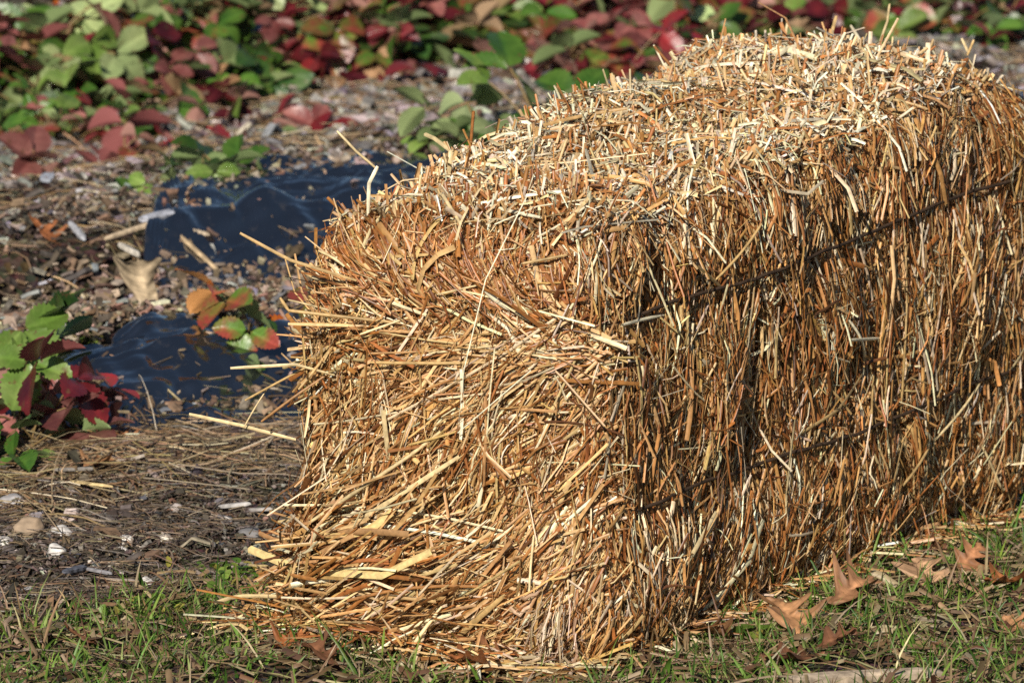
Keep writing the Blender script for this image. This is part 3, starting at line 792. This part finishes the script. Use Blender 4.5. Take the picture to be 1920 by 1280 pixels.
def rot(ax, an): return np.array(Matrix.Rotation(an, 3, ax))
LEAFV = []
def leaf_variant(k):
    """one trifoliate leaf at unit plant size: its stalk rises from the origin, the blade sits at the end"""
    rng = np.random.RandomState(100 + k)
    el = rng.uniform(.25, 1.35); Lp = rng.uniform(.07, .14)
    s = np.linspace(0, 1, 7)
    an = el - .75 * s * s * rng.uniform(.3, 1.2)
    dy = np.concatenate([[0], np.cumsum(np.cos(an[1:]) * Lp / 6)]); dz = np.concatenate([[0], np.cumsum(np.sin(an[1:]) * Lp / 6)])
    path = np.stack([0 * s, dy, dz], 1)
    sv = strands(path[None], np.full((1, 7), .0026), np.array([[1., 0, 0]]), np.ones((1, 7, 3)), 'tube')
    pitch = rng.uniform(-1.25, 1.0)
    parts = []
    for a, sc in ((0, 1.0), (1.35, .92), (-1.35, .92)):
        V, Q, T = leaflet(rng.uniform(.050, .068) * sc, rng.uniform(.33, .44), rng.uniform(.1, .8), rng.uniform(-.35, .15), rng)
        V = V + [0, .004, 0]
        V = V @ rot('X', rng.normal(0, .25)).T @ rot('Z', a + rng.normal(0, .12)).T
        parts.append((V, Q, T))
    V, Q, T = join(parts)
    V = V @ rot('X', pitch).T @ rot('Y', rng.normal(0, .5)).T + path[-1]
    return (V, Q, T), sv
def mesh_only(name, d, smooth=True):
    o = mesh_np(name, d[0], d[1], d[2], smooth=smooth); me = o.data; bpy.data.objects.remove(o)
    me.materials.append(None)
    return me
for k in range(14):
    bl, st = leaf_variant(k)
    LEAFV.append((mesh_only('leaf', bl), mesh_only('leaf_stalk', st)))

def link_mat(o, m):
    o.material_slots[0].link = 'OBJECT'; o.material_slots[0].material = m

def plant(px, py, n_leaf, size, mix, label, seed, spread=.02, group='strawberry plants in the field', name='strawberry_plant', zoff=0.0, pos=None):
    rng = np.random.RandomState(seed)
    P = ground_at(px, py) if pos is None else np.array([pos[0], pos[1], terrain([pos[0]], [pos[1]])[0]])
    root = empty(name, (P[0], P[1], P[2] + .002 + zoff)); tag(root, label, 'strawberry plant', group)
    keys = list(mix); wg = np.array([mix[k] for k in keys], float); wg /= wg.sum()
    a0 = rng.uniform(0, 6.28)
    for i in range(n_leaf):
        vi = rng.randint(len(LEAFV)); bm, sm = LEAFV[vi]
        lo = bpy.data.objects.new('leaf', bm); COL.objects.link(lo); lo.parent = root
        lo.location = (rng.normal(0, spread), rng.normal(0, spread), 0)
        lo.rotation_euler = (rng.normal(0, .12), rng.normal(0, .12), a0 + i * 2.4 + rng.normal(0, .3))
        f = size * rng.uniform(.72, 1.18); lo.scale = (f, f, f * rng.uniform(.75, 1.1))
        link_mat(lo, LM[keys[rng.choice(len(keys), p=wg)]])
        st = bpy.data.objects.new('leaf_stalk', sm); COL.objects.link(st); st.parent = lo
        link_mat(st, M_STALK)
    return root

GR = dict(green=5, lime=2, dark=3, wine=2, pink=1, mixed=1); RED = dict(wine=3, pink=5, crimson=1, mixed=3, tan=1, green=2); MIX = dict(green=4, lime=2, wine=2, pink=4, mixed=2, dark=2)
PNK = dict(pink=5, wine=2, mixed=2, tan=1); PAL = dict(pale=3, lime=2, green=4, wine=2, pink=2); DUL = dict(wine=3, tan=2, pink=2, mixed=2, dark=2); WRM = dict(orange=2, mixed=2, wine=2, lime=2, tan=1)
PLANTS = [
 # near bed
 (-18, 700, 10, .85, dict(green=4, lime=2, dark=1), 'bright green strawberry plant at the left edge, behind the red leaves'),
 (62, 822, 20, .98, dict(wine=3, crimson=1, pink=6, mixed=3, green=2), 'strawberry plant with crimson toothed leaves beside the nearest black plastic'),
 (8, 868, 12, .8, dict(green=5, lime=2), 'low green strawberry plant below the crimson one at left edge'),
 (492, 632, 11, .80, dict(green=3, mixed=3, orange=3, wine=2), 'strawberry plant with orange, red and green leaves beside the bale end'),
 (545, 760, 5, .6, dict(green=4, pink=1), 'small green strawberry plant tucked against the bale over black plastic'),
 # middle bed
 (190, 345, 15, .9, PNK, 'pinkish brown strawberry plant at left end of the middle bed'),
 (275, 345, 13, .85, dict(pink=3, mixed=3, green=2), 'strawberry plant half pink half green, left of the fresh green one in mid bed'),
 (370, 362, 17, .72, dict(green=6, lime=2, dark=1), 'fresh green strawberry plant above the wrinkled plastic in the middle bed'),
 (455, 352, 6, .6, dict(green=3, wine=2), 'tiny green strawberry plant at the corner of the wrinkled plastic'),
 (545, 325, 14, .9, dict(crimson=3, pink=3, green=2, orange=1), 'strawberry plant with red and pink leaves above the wrinkled plastic'),
 (690, 315, 7, .70, dict(pink=4, crimson=2, green=1), 'small pink strawberry plant just left of the bale top edge'),
 (925, 304, 22, .86, dict(green=4, lime=4, pale=1, pink=1), 'pale green strawberry plant peeking over the bale top'),
 (1045, 292, 18, 1.2, dict(green=5, dark=2, lime=2), 'strawberry plant with one tall upright leaf behind the bale top'),
 (455, 250, 7, .62, dict(wine=2, pink=3, lime=2), 'little red and green strawberry plant alone on the grey mulch path'),
 # left cluster
 (25, 262, 24, .62, dict(lime=4, green=4, wine=1, pink=1), 'small leaved green strawberry plant at left edge below the far row'),
 (115, 268, 24, .62, dict(lime=4, mixed=3, pink=3, green=2), 'strawberry plant with mixed lime and pink leaves near left edge'),
 (205, 272, 24, .62, dict(green=3, crimson=2, tan=2, lime=2), 'strawberry plant with one bright crimson leaf facing the mulch path'),
 (70, 240, 18, .62, dict(lime=4, green=3, dark=1), 'small lime green strawberry plant between the red ones at left edge'),
 (160, 232, 18, .66, dict(green=4, lime=3, pink=2), 'small green strawberry plant left of the one with the crimson leaf'),
 (260, 235, 9, .72, dict(wine=2, crimson=1, green=3, mixed=1), 'dark leaved strawberry plant at the corner of the mulch path'),
]
FAR = [(60, 190, MIX, 'with muted pink leaves at the far left'), (105, 120, PAL, 'with two big pale leaves standing tall'), (165, 190, PNK, 'with dusty pink leaves next to the tall pale one'),
 (235, 175, MIX, 'of mixed colours left of the dry stalk'), (310, 150, DUL, 'with dull brown leaves above the grey mulch'), (395, 165, GR, 'deep green and bushy above the grey mulch'),
 (465, 160, GR, 'green with a yellowed leaf on the row edge'), (545, 150, RED, 'wine red between two green ones'), (610, 125, GR, 'green with broad leaves left of centre'),
 (690, 150, RED, 'dark wine with leaves flopping on the mulch'), (775, 130, GR, 'with two glossy green leaves at the dark plastic'), (720, 90, MIX, 'mottled behind the wine red one'),
 (860, 85, WRM, 'with orange leaf above the dark plastic strip'), (940, 85, MIX, 'of mixed colours above the dark plastic strip'), (1010, 80, PNK, 'pink leaved near the right end of the dark plastic'),
 (1085, 125, PNK, 'rosy leaved touching the right end of the dark plastic'), (1150, 150, RED, 'wine red right of the dark plastic'), (1225, 165, dict(crimson=5, wine=2, green=1), 'with scarlet leaves just above the bale'),
 (1290, 120, MIX, 'mixed green and red behind the bale crest'), (1385, 95, dict(pale=2, lime=3, green=3, wine=2), 'with a pale green upright leaf trio behind the bale'), (1480, 85, DUL, 'dull red behind the highest part of the bale'),
 (1570, 75, GR, 'green behind the highest tuft of the bale'), (1660, 72, GR, 'bright green right of the highest tuft'), (1745, 75, GR, 'tall green toward the right corner'), (1830, 70, DUL, 'wine brown near the right corner'), (1905, 62, GR, 'green at the right corner')]
for i, (px, py, mix, lab) in enumerate(FAR):
    PLANTS.append((px, py, 30, 1.0 if mix is PAL else .80, mix, 'far row strawberry plant ' + lab))
FAR2 = [(-20, 95, MIX, 'red and green at the top left corner'), (200, 60, WRM, 'with tan leaves, left of the top edge middle'), (300, 70, GR, 'green behind the dull brown one'), (390, 50, MIX, 'mottled under the top edge, left'),
 (480, 60, RED, 'wine red under the top edge, left'), (570, 40, PAL, 'pale green under the top edge'), (650, 50, PNK, 'pink at the top edge left of centre'), (760, 30, RED, 'red at the top edge centre'),
 (890, 20, WRM, 'with bright orange and yellow leaf at the top edge'), (1000, 25, RED, 'dark red at the top edge, centre right'), (1100, 30, RED, 'deep red at the top edge over rosy leaves'), (1200, 40, RED, 'crimson and brown at the top edge'),
 (1290, 35, MIX, 'mixed green at the top edge behind the bale'), (1400, 15, MIX, 'mottled at the top edge over the pale leaf trio'), (1530, 10, WRM, 'with orange spots at the top edge'), (1640, 5, GR, 'lush green at the top edge, right'), (1760, 5, GR, 'light green at the top edge, far right'), (1880, 0, MIX, 'mixed at the very top right corner')]
for i, (px, py, mix, lab) in enumerate(FAR2):
    PLANTS.append((px, py, 26, .80, mix, 'back row strawberry plant ' + lab))
for i, (px, py, nl, sz, mix, lab) in enumerate(PLANTS):
    plant(px, py, nl, sz * (1 if i < 5 or i > 19 else .98), mix, lab, 500 + i, spread=.03 if i > 19 else .02)
for i in range(14):                                                     # the row behind, only its leaf tops show
    u = 6.3 + i * .19
    x, y = xy_of(u, 7.36 + .06 * math.sin(i * 2.2))
    plant(0, 0, 15, .88, [MIX, RED, GR, DUL][i % 4], 'strawberry plant in the hindmost row, mostly hidden behind the back row', 800 + i, .03, 'hindmost strawberry plants', pos=(x, y))

# ------------------------------------------------------------------ fallen oak leaves
def oak_leaf(P, L, az, tilt, roll, curl, tint, label, name='oak_leaf', group='fallen oak leaves', lobes=2.9):
    m, c = 57, 9
    rng = np.random.RandomState(int(abs(P[0] * 1e4)) % 99991)
    t = np.linspace(0, 1, m)[:, None] * np.ones((1, c)); s = np.linspace(-1, 1, c)[None] * np.ones((m, 1))
    env = .46 * np.clip(np.sin(math.pi * np.clip((t - .02) / .98, 0, 1) ** .8), 0, 1) ** .55
    phase = np.where(s < 0, .0, .18)
    lob = .5 + .5 * np.cos(2 * math.pi * (lobes * t ** 1.15 + phase + .12 + .10 * np.sin(7 * t + P[0] * 50 + 2 * np.sign(s))))
    w_ = env * (.26 + .74 * lob ** 1.15) * (1 + .18 * np.sin(5 * t + P[1] * 90 + 1.7 * np.sign(s)))
    w_ = np.where(t > .93, w_ * (1 - t) / .07, w_) + .006
    x = s * w_ * L
    y = t * L + .30 * np.abs(s) ** 1.4 * w_ * L
    z = curl * L * (x / (.4 * L)) ** 2 * .35 + .10 * L * np.sin(2.6 * t + rng.uniform(0, 6)) + .05 * L * np.sin(9 * t + 3 * s) * np.abs(s) + .015 * L * np.abs(s) * np.cos(40 * t)
    V = np.stack([x, y - .45 * L, z], -1).reshape(-1, 3)
    i = (np.arange(m - 1)[:, None] * c + np.arange(c - 1)[None]).ravel()
    Q = np.stack([i, i + c, i + c + 1, i + 1], 1)
    T = np.array(tint)[None] * (1 + .35 * (np.abs(s) < .1).reshape(-1, 1)) * (1 - .22 * (np.cos(2 * math.pi * 9 * (t - .35 * np.abs(s) * w_ / .4)) > .8).reshape(-1, 1)) * np.exp(.35 * vnoise(V * 90, 5) + .3 * vnoise(V * 240, 6) - .25 * (np.abs(s) > .95).reshape(-1))[:, None]
    ss = np.linspace(0, 1, 6); pp = np.stack([.06 * L * ss * ss, -.45 * L - .28 * L * ss, V[4, 2] + .05 * L * ss], 1)
    st = strands(pp[None], np.full((1, 6), .016 * L), np.array([[0, 0, 1.]]), np.tile(np.array(tint) * .6, (1, 6, 1)), 'tube')
    V, Q, T = join([(V, Q, T), st])
    o = mesh_np(name, V, Q, T, M_OAK)
    o.rotation_euler = (Matrix.Rotation(az, 3, 'Z') @ Matrix.Rotation(tilt * .50, 3, 'X') @ Matrix.Rotation(roll, 3, 'Y')).to_euler()
    low = (np.array(o.rotation_euler.to_matrix()) @ V.T)[2]
    o.location = (P[0], P[1], P[2] - np.percentile(low, 12) + .010)
    tag(o, label, 'oak leaf' if 'oak' in name else 'dead leaf', group)
    return o
TAN, ORG, BRN = (.44, .225, .105), (.36, .13, .045), (.20, .088, .045)
OAK = [(1475, 1195, .088, .35, .75, .1, .5, TAN, 'large upturned tan oak leaf with long lobes, in grass below the bale side'),
 (1590, 1140, .075, -.9, .35, .3, .8, (.36, .18, .09), 'folded tan oak leaf left of the pronged one, against the bale foot'),
 (1735, 1105, .080, .1, .85, -.1, .3, (.50, .30, .17), 'pronged pale oak leaf casting dark shadows at right, by the bale foot'),
 (1812, 1085, .058, -.7, .8, .5, .4, (.33, .15, .07), 'oak leaf half in shade just right of the pronged one'),
 (1755, 1050, .055, 1.2, .5, .2, .6, BRN, 'brown oak leaf wedged under the straw at bale foot'),
 (1900, 1110, .070, 1.9, .6, .2, .5, ORG, 'orange brown oak leaf cut by the right edge'),
 (1905, 1195, .060, .4, .5, -.2, .5, TAN, 'tan oak leaf low at the right edge of the grass'),
 (1490, 1250, .080, 1.4, .15, .0, .3, BRN, 'flat brown oak leaf in the grass at the bottom right of centre'),
 (1560, 1228, .060, -1.2, .25, .1, .5, BRN, 'dark brown curled oak leaf between grass tufts'),
 (1345, 1220, .070, 2.4, .5, .2, .7, TAN, 'crumpled tan oak leaf at the bale foot left of the large one'),
 (950, 1262, .070, .8, .7, .3, .6, (.42, .19, .09), 'rust oak leaf standing on edge under the bale corner'),
 (900, 1275, .070, 1.7, .3, .2, .4, ORG, 'orange oak leaf at bottom edge below the straw'),
 (540, 1222, .055, -.6, .45, .2, .7, ORG, 'rust red curled oak leaf at the bottom left of the bale'),
 (600, 1255, .060, .9, .4, .1, .5, BRN, 'brown oak leaf in grass left of the bale corner'),
 (160, 1215, .050, .5, .5, .2, .6, BRN, 'brown oak leaf in the grass at lower left'),
 (175, 885, .055, -.9, .5, .0, .5, (.44, .22, .10), 'tan oak leaf lying on the soil path at left'),
 (235, 838, .045, .9, .3, .2, .5, (.40, .18, .08), 'rust oak leaf below the crimson strawberry plant'),
 (88, 462, .062, .6, .8, .3, .7, (.36, .13, .05), 'rust orange oak leaf lying in the mulch at far left')]
for (px, py, L, az, ti, ro, cu, tn, lab) in OAK:
    oak_leaf(ground_at(px, py), L * .86, az, ti, ro, cu, tn, lab)
oak_leaf(ground_at(272, 612), .085, 2.6, 2.3, .4, .9, (.52, .40, .26), 'pale tan dried leaf on the mulch between the two plastic sheets', 'dry_leaf', 'dead leaves on the bed', 1.2)

# ------------------------------------------------------------------ stones and big chips
def stone(px, py, size, asp, tint, label, rough=.16, name='stone', group='stones on the soil path', seed=0):
    rng = np.random.RandomState(seed)
    nu, nv = 22, 14
    th, ph = np.meshgrid(np.linspace(0, 2 * math.pi, nu, endpoint=False), np.linspace(0, math.pi, nv), indexing='ij')
    d = np.stack([np.cos(th) * np.sin(ph), np.sin(th) * np.sin(ph), np.cos(ph)], -1).reshape(-1, 3)
    r = np.ones(len(d))
    for _ in range(9):                                                  # chipped facets
        n = unit(rng.normal(0, 1, 3)); h = rng.uniform(.62, .9)
        k = d @ n; r = np.minimum(r, np.where(k > .05, h / np.maximum(k, .05), 9))
    r = np.minimum(r, 1.05) * (1 + .06 * vnoise(d * 2.5 + seed, 3) + .03 * vnoise(d * 7 + seed, 4))
    V = d * r[:, None] * np.array([1, asp[0], asp[1]]) * size / 2
    V = V @ rot('Z', rng.uniform(-.5, .5)).T @ rot('Y', rng.normal(0, .15)).T
    a = np.arange(nu)[:, None]; b_ = np.arange(nv - 1)[None]
    a2 = (a + 1) % nu
    Q = np.stack([a * nv + b_, a * nv + b_ + 1, a2 * nv + b_ + 1, a2 * nv + b_], -1).reshape(-1, 4)
    T = np.array(tint)[None] * np.exp(.2 * vnoise(V / size * 6 + seed, 6))[:, None]
    P = ground_at(px, py)
    o = mesh_np(name, V, Q, T, M_STONE); o.location = (P[0], P[1], P[2] + size * asp[1] * .36)
    tag(o, label, 'stone', group)
WHT, CRM, GRY = (.62, .58, .54), (.60, .50, .40), (.36, .34, .34)
for i, (px, py, sp, asp, tn, lab) in enumerate([
 (50, 1008, 60, (.8, .62), (.34, .25, .17), 'squarish tan stone, largest on the soil path'), (112, 1010, 44, (.8, .55), WHT, 'grey white stone just right of the tan block'),
 (8, 1030, 34, (.9, .7), WHT, 'white stone cut by the left edge'), (105, 1045, 32, (.9, .8), WHT, 'white stone below the grey white one'),
 (236, 1020, 30, (.8, .55), (.72, .68, .62), 'bright white oval pebble, left of a matching pair'), (308, 1016, 26, (.8, .55), (.70, .64, .55), 'bright cream pebble, right of a matching pair'),
 (228, 1038, 22, (.9, .6), WHT, 'small white pebble beneath the bright oval one'), (255, 1046, 16, (.9, .6), WHT, 'tiny white pebble between path and pair of bright pebbles'),
 (325, 960, 32, (.9, .6), (.45, .39, .36), 'dull pinkish stone above the bright cream pebble'), (426, 987, 24, (.9, .8), (.55, .50, .46), 'rounded pale pebble under the long grey chip'),
 (278, 1105, 30, (.8, .8), WHT, 'upright white stone at the edge of the grass'), (52, 1115, 24, (.8, .6), GRY, 'grey stone near the grass at lower left'),
 (205, 985, 30, (.9, .6), (.12, .10, .09), 'dark brown stone above the bright oval pebble'), (22, 955, 46, (.9, .6), GRY, 'dark grey stone at left above the tan block'),
 (470, 1010, 40, (.8, .5), (.22, .21, .21), 'grey stone near the bale end on the soil')]):
    P = ground_at(px, py); stone(px, py, sp * P[1] / FPX * 1.3, asp, tn, lab, seed=i + 3)

def big_chip(px0, py0, px1, py1, wpx, tint, label, lift=.012, name='wood_chip', cat='wood chip', group='large wood chips', hfac=.35):
    A, B = ground_at(px0, py0), ground_at(px1, py1)
    d = B - A; L = np.linalg.norm(d); d = d / L
    Wd = wpx * A[1] / FPX
    n = 14
    side = unit(np.cross(d, [0, 0, 1.])); up = np.cross(side, d)
    prof = [(-1, -.6), (-.9, .7), (-.2, 1), (.5, .85), (1, .4), (.9, -.7), (0, -1)]
    V = []
    for k in range(n):
        s = k / (n - 1); p = A + d * L * s
        p = p + up * (lift + Wd * .5)
        e = min(1.0, .55 + 3 * min(s, 1 - s) + .1 * math.sin(k * 2.3))
        for (a, b_) in prof:
            V.append(p + side * a * Wd * .5 * e * (1 + .12 * math.sin(k * 1.7 + a * 5)) + up * b_ * Wd * hfac * e + d * (.12 * Wd * math.sin(a * 9 + k) if k in (0, n - 1) else 0))
    V = np.array(V); C = len(prof)
    Q = [[k * C + c, k * C + (c + 1) % C, (k + 1) * C + (c + 1) % C, (k + 1) * C + c] for k in range(n - 1) for c in range(C)]
    T = np.repeat(np.array(tint)[None], len(V), 0) * np.exp(.25 * vnoise(np.stack([np.arange(len(V)) % C * 2.1, np.arange(len(V)) // C * .2, np.zeros(len(V))], 1), 8))[:, None]
    # close both ends
    cap0 = len(V); V = np.vstack([V, V[:C].mean(0), V[-C:].mean(0)]); T = np.vstack([T, T[0], T[-1]])
    for c in range(C):
        Q.append([cap0, (c + 1) % C, c, cap0]); Q.append([cap0 + 1, (n - 1) * C + c, (n - 1) * C + (c + 1) % C, cap0 + 1])
    me = bpy.data.meshes.new(name)
    cen = V.mean(0)
    me.from_pydata([tuple(v) for v in (V - cen)], [], [tuple(dict.fromkeys(q)) for q in Q]); me.update()
    me.attributes.new('tint', 'FLOAT_COLOR', 'POINT').data.foreach_set('color', np.concatenate([T, np.ones((len(T), 1))], 1).astype(np.float32).ravel())
    me.materials.append(M_CHIP)
    o = bpy.data.objects.new(name, me); COL.objects.link(o); o.location = cen
    tag(o, label, cat, group)
for args in [
 (268, 510, 345, 488, 26, (.36, .37, .42), 'flat blue grey wood chip on the near bed'), (198, 460, 290, 490, 13, (.52, .40, .27), 'long pale stick left of the blue grey chip'),
 (325, 505, 405, 545, 10, (.45, .33, .20), 'thin tan stick right of the blue grey chip'), (380, 515, 445, 548, 20, (.42, .30, .19), 'broad tan wood sliver near the wrinkled plastic'),
 (352, 505, 385, 495, 14, (.50, .40, .29), 'short pale wood chip beside the blue grey chip'), (130, 440, 158, 475, 13, (.38, .38, .40), 'grey splinter left of the long pale stick'),
 (210, 475, 250, 480, 18, (.48, .44, .38), 'whitish chip under the long pale stick'), (415, 975, 475, 968, 12, (.40, .38, .36), 'long grey wood chip on the path near the bale'),
 (468, 980, 512, 978, 10, (.36, .33, .31), 'grey wood chip touching the bale straw'), (120, 1100, 160, 1090, 16, (.10, .105, .13), 'dark slate coloured chip near the grass'),
 (160, 1090, 210, 1100, 10, (.22, .21, .22), 'grey chip right of the dark slate one'), (100, 385, 150, 352, 9, (.45, .34, .22), 'pale stick leaning on the clods at far left'),
 (272, 172, 360, 180, 18, (.46, .32, .22), 'tan bark slab in front of the dull brown plant'), (290, 130, 350, 168, 7, (.40, .27, .13), 'dry bent stalk poking out of the far row'),
 (130, 925, 210, 935, 8, (.58, .44, .22), 'straw coloured stick on the soil path'), (940, 133, 1010, 138, 14, (.60, .57, .54), 'whitish chip below the dark plastic strip'),
 (1235, 38, 1300, 40, 14, (.55, .45, .30), 'pale flat stick among leaves above the bale'), (100, 905, 175, 902, 10, (.30, .27, .24), 'grey brown splinter above the straw coloured stick'),
 (480, 300, 560, 322, 6, (.38, .26, .14), 'dry stem under the red and pink plant')]:
    big_chip(*args)
big_chip(1480, 1300, 1765, 1286, 40, (.42, .33, .24), 'long weathered wood slab lying in the grass at the bottom right', .004, 'wood_slab', 'wood slab', None, .3)
stone(237, 582, 36 * 5.9 / FPX, (.8, .8), (.70, .56, .38), 'cream coloured wood chunk left of the pale tan dried leaf', name='wood_chunk', group='large wood chips', seed=40)

# ------------------------------------------------------------------ weeds, root tuft
def weed(px, py, n_leaf, spread, label, seed, size=.0055):
    rng = np.random.RandomState(seed); P = ground_at(px, py)
    root = empty('weed', tuple(P)); tag(root, label, 'weed', 'small weeds in the grass')
    parts, stems = [], []
    for k in range(n_leaf):
        c = np.array([rng.normal(0, spread), rng.normal(0, spread), rng.uniform(.006, .022)])
        r = size * rng.uniform(.6, 1.2); a = np.linspace(0, 2 * math.pi, 9)[:-1]
        V = np.stack([np.cos(a) * r * .8, np.sin(a) * r, .15 * r * np.cos(2 * a)], 1)
        V = np.vstack([V, [0, 0, -.15 * r]]) @ rot('X', rng.normal(.5, .5)).T @ rot('Z', rng.uniform(0, 6)).T + c
        Q = np.array([[8, i, (i + 1) % 8, (i + 2) % 8] for i in range(0, 8, 2)])
        parts.append((V, Q, np.repeat(pick([(3, (.12, .22, .03)), (2, (.20, .28, .05)), (1, (.34, .30, .06))], 1, rng), 9, 0)))
        stems.append(np.stack([np.array([c[0] * .2, c[1] * .2, 0]), c * [.7, .7, .6], c]))
    V, Q, T = join(parts); o = mesh_np('leaves', V, Q, T, M_GRASS, parent=root); o['kind'] = 'stuff'
    S = np.array(stems); V, Q, T = strands(S, np.full(n_leaf, .0014), np.tile([[1., 0, 0]], (n_leaf, 1)), np.tile([[.16, .17, .05]], (n_leaf, 1)), 'arc')
    mesh_np('stems', V, Q, T, M_GRASS, parent=root)
weed(425, 1098, 75, .026, 'yellowish green round leaved weed between soil path and straw', 1)
weed(260, 1165, 50, .03, 'green round leaved weed in the grass at lower left', 2)
weed(470, 1140, 70, .03, 'low weed with yellow tipped leaves beside the wide pale straw blade', 3)
weed(1402, 1212, 7, .008, 'pair of round clover leaves left of the large oak leaf', 4, .010)
weed(445, 345, 45, .03, 'dark mossy weed at the corner of the wrinkled plastic', 5)
weed(140, 660, 30, .02, 'fine leaved weed under the crimson strawberry leaf', 6, .007)

def tuft():
    n_ = 46; K = 7
    rng = np.random.RandomState(77)
    A, nn = on_face(1035, 1108, 'E', .02)
    s = np.linspace(0, 1, K)
    fan = rng.normal(0, .5, n_); L = rng.uniform(.05, .11, n_)
    side = -WD
    a = fan[:, None] * (1 - .3 * s)[None] + rng.normal(0, 1.1, n_)[:, None] * s[None] ** 2 + rng.normal(0, .5, (n_, K))
    dx = np.cumsum(np.sin(a), 1) * L[:, None] / K * .55; dz = -np.cumsum(np.cos(a), 1) * L[:, None] / K
    P = A + rng.normal(0, .011, (n_, 1, 3)) + dx[..., None] * side + dz[..., None] * UP + nn * ((s * .03)[None, :] * rng.uniform(.1, 1.2, (n_, 1)))[..., None]
    P[..., 2] = np.maximum(P[..., 2], .006 + rng.uniform(0, .02, (n_, 1)))
    t = pick([(3, (.46, .32, .19)), (3, (.34, .22, .13)), (2, (.60, .48, .33))], n_, rng)
    V, Q, T = strands(P, np.where(rng.rand(n_) < .2, .0036, .0010), np.repeat(nn[None], n_, 0) + rng.normal(0, .4, (n_, 3)), t, 'arc')
    o = mesh_np('root_tuft', V - A, Q, T, M_STRAW); o.location = A
    tag(o, 'greyish tuft of dried roots hanging from the lower bale end', 'root tuft')
tuft()
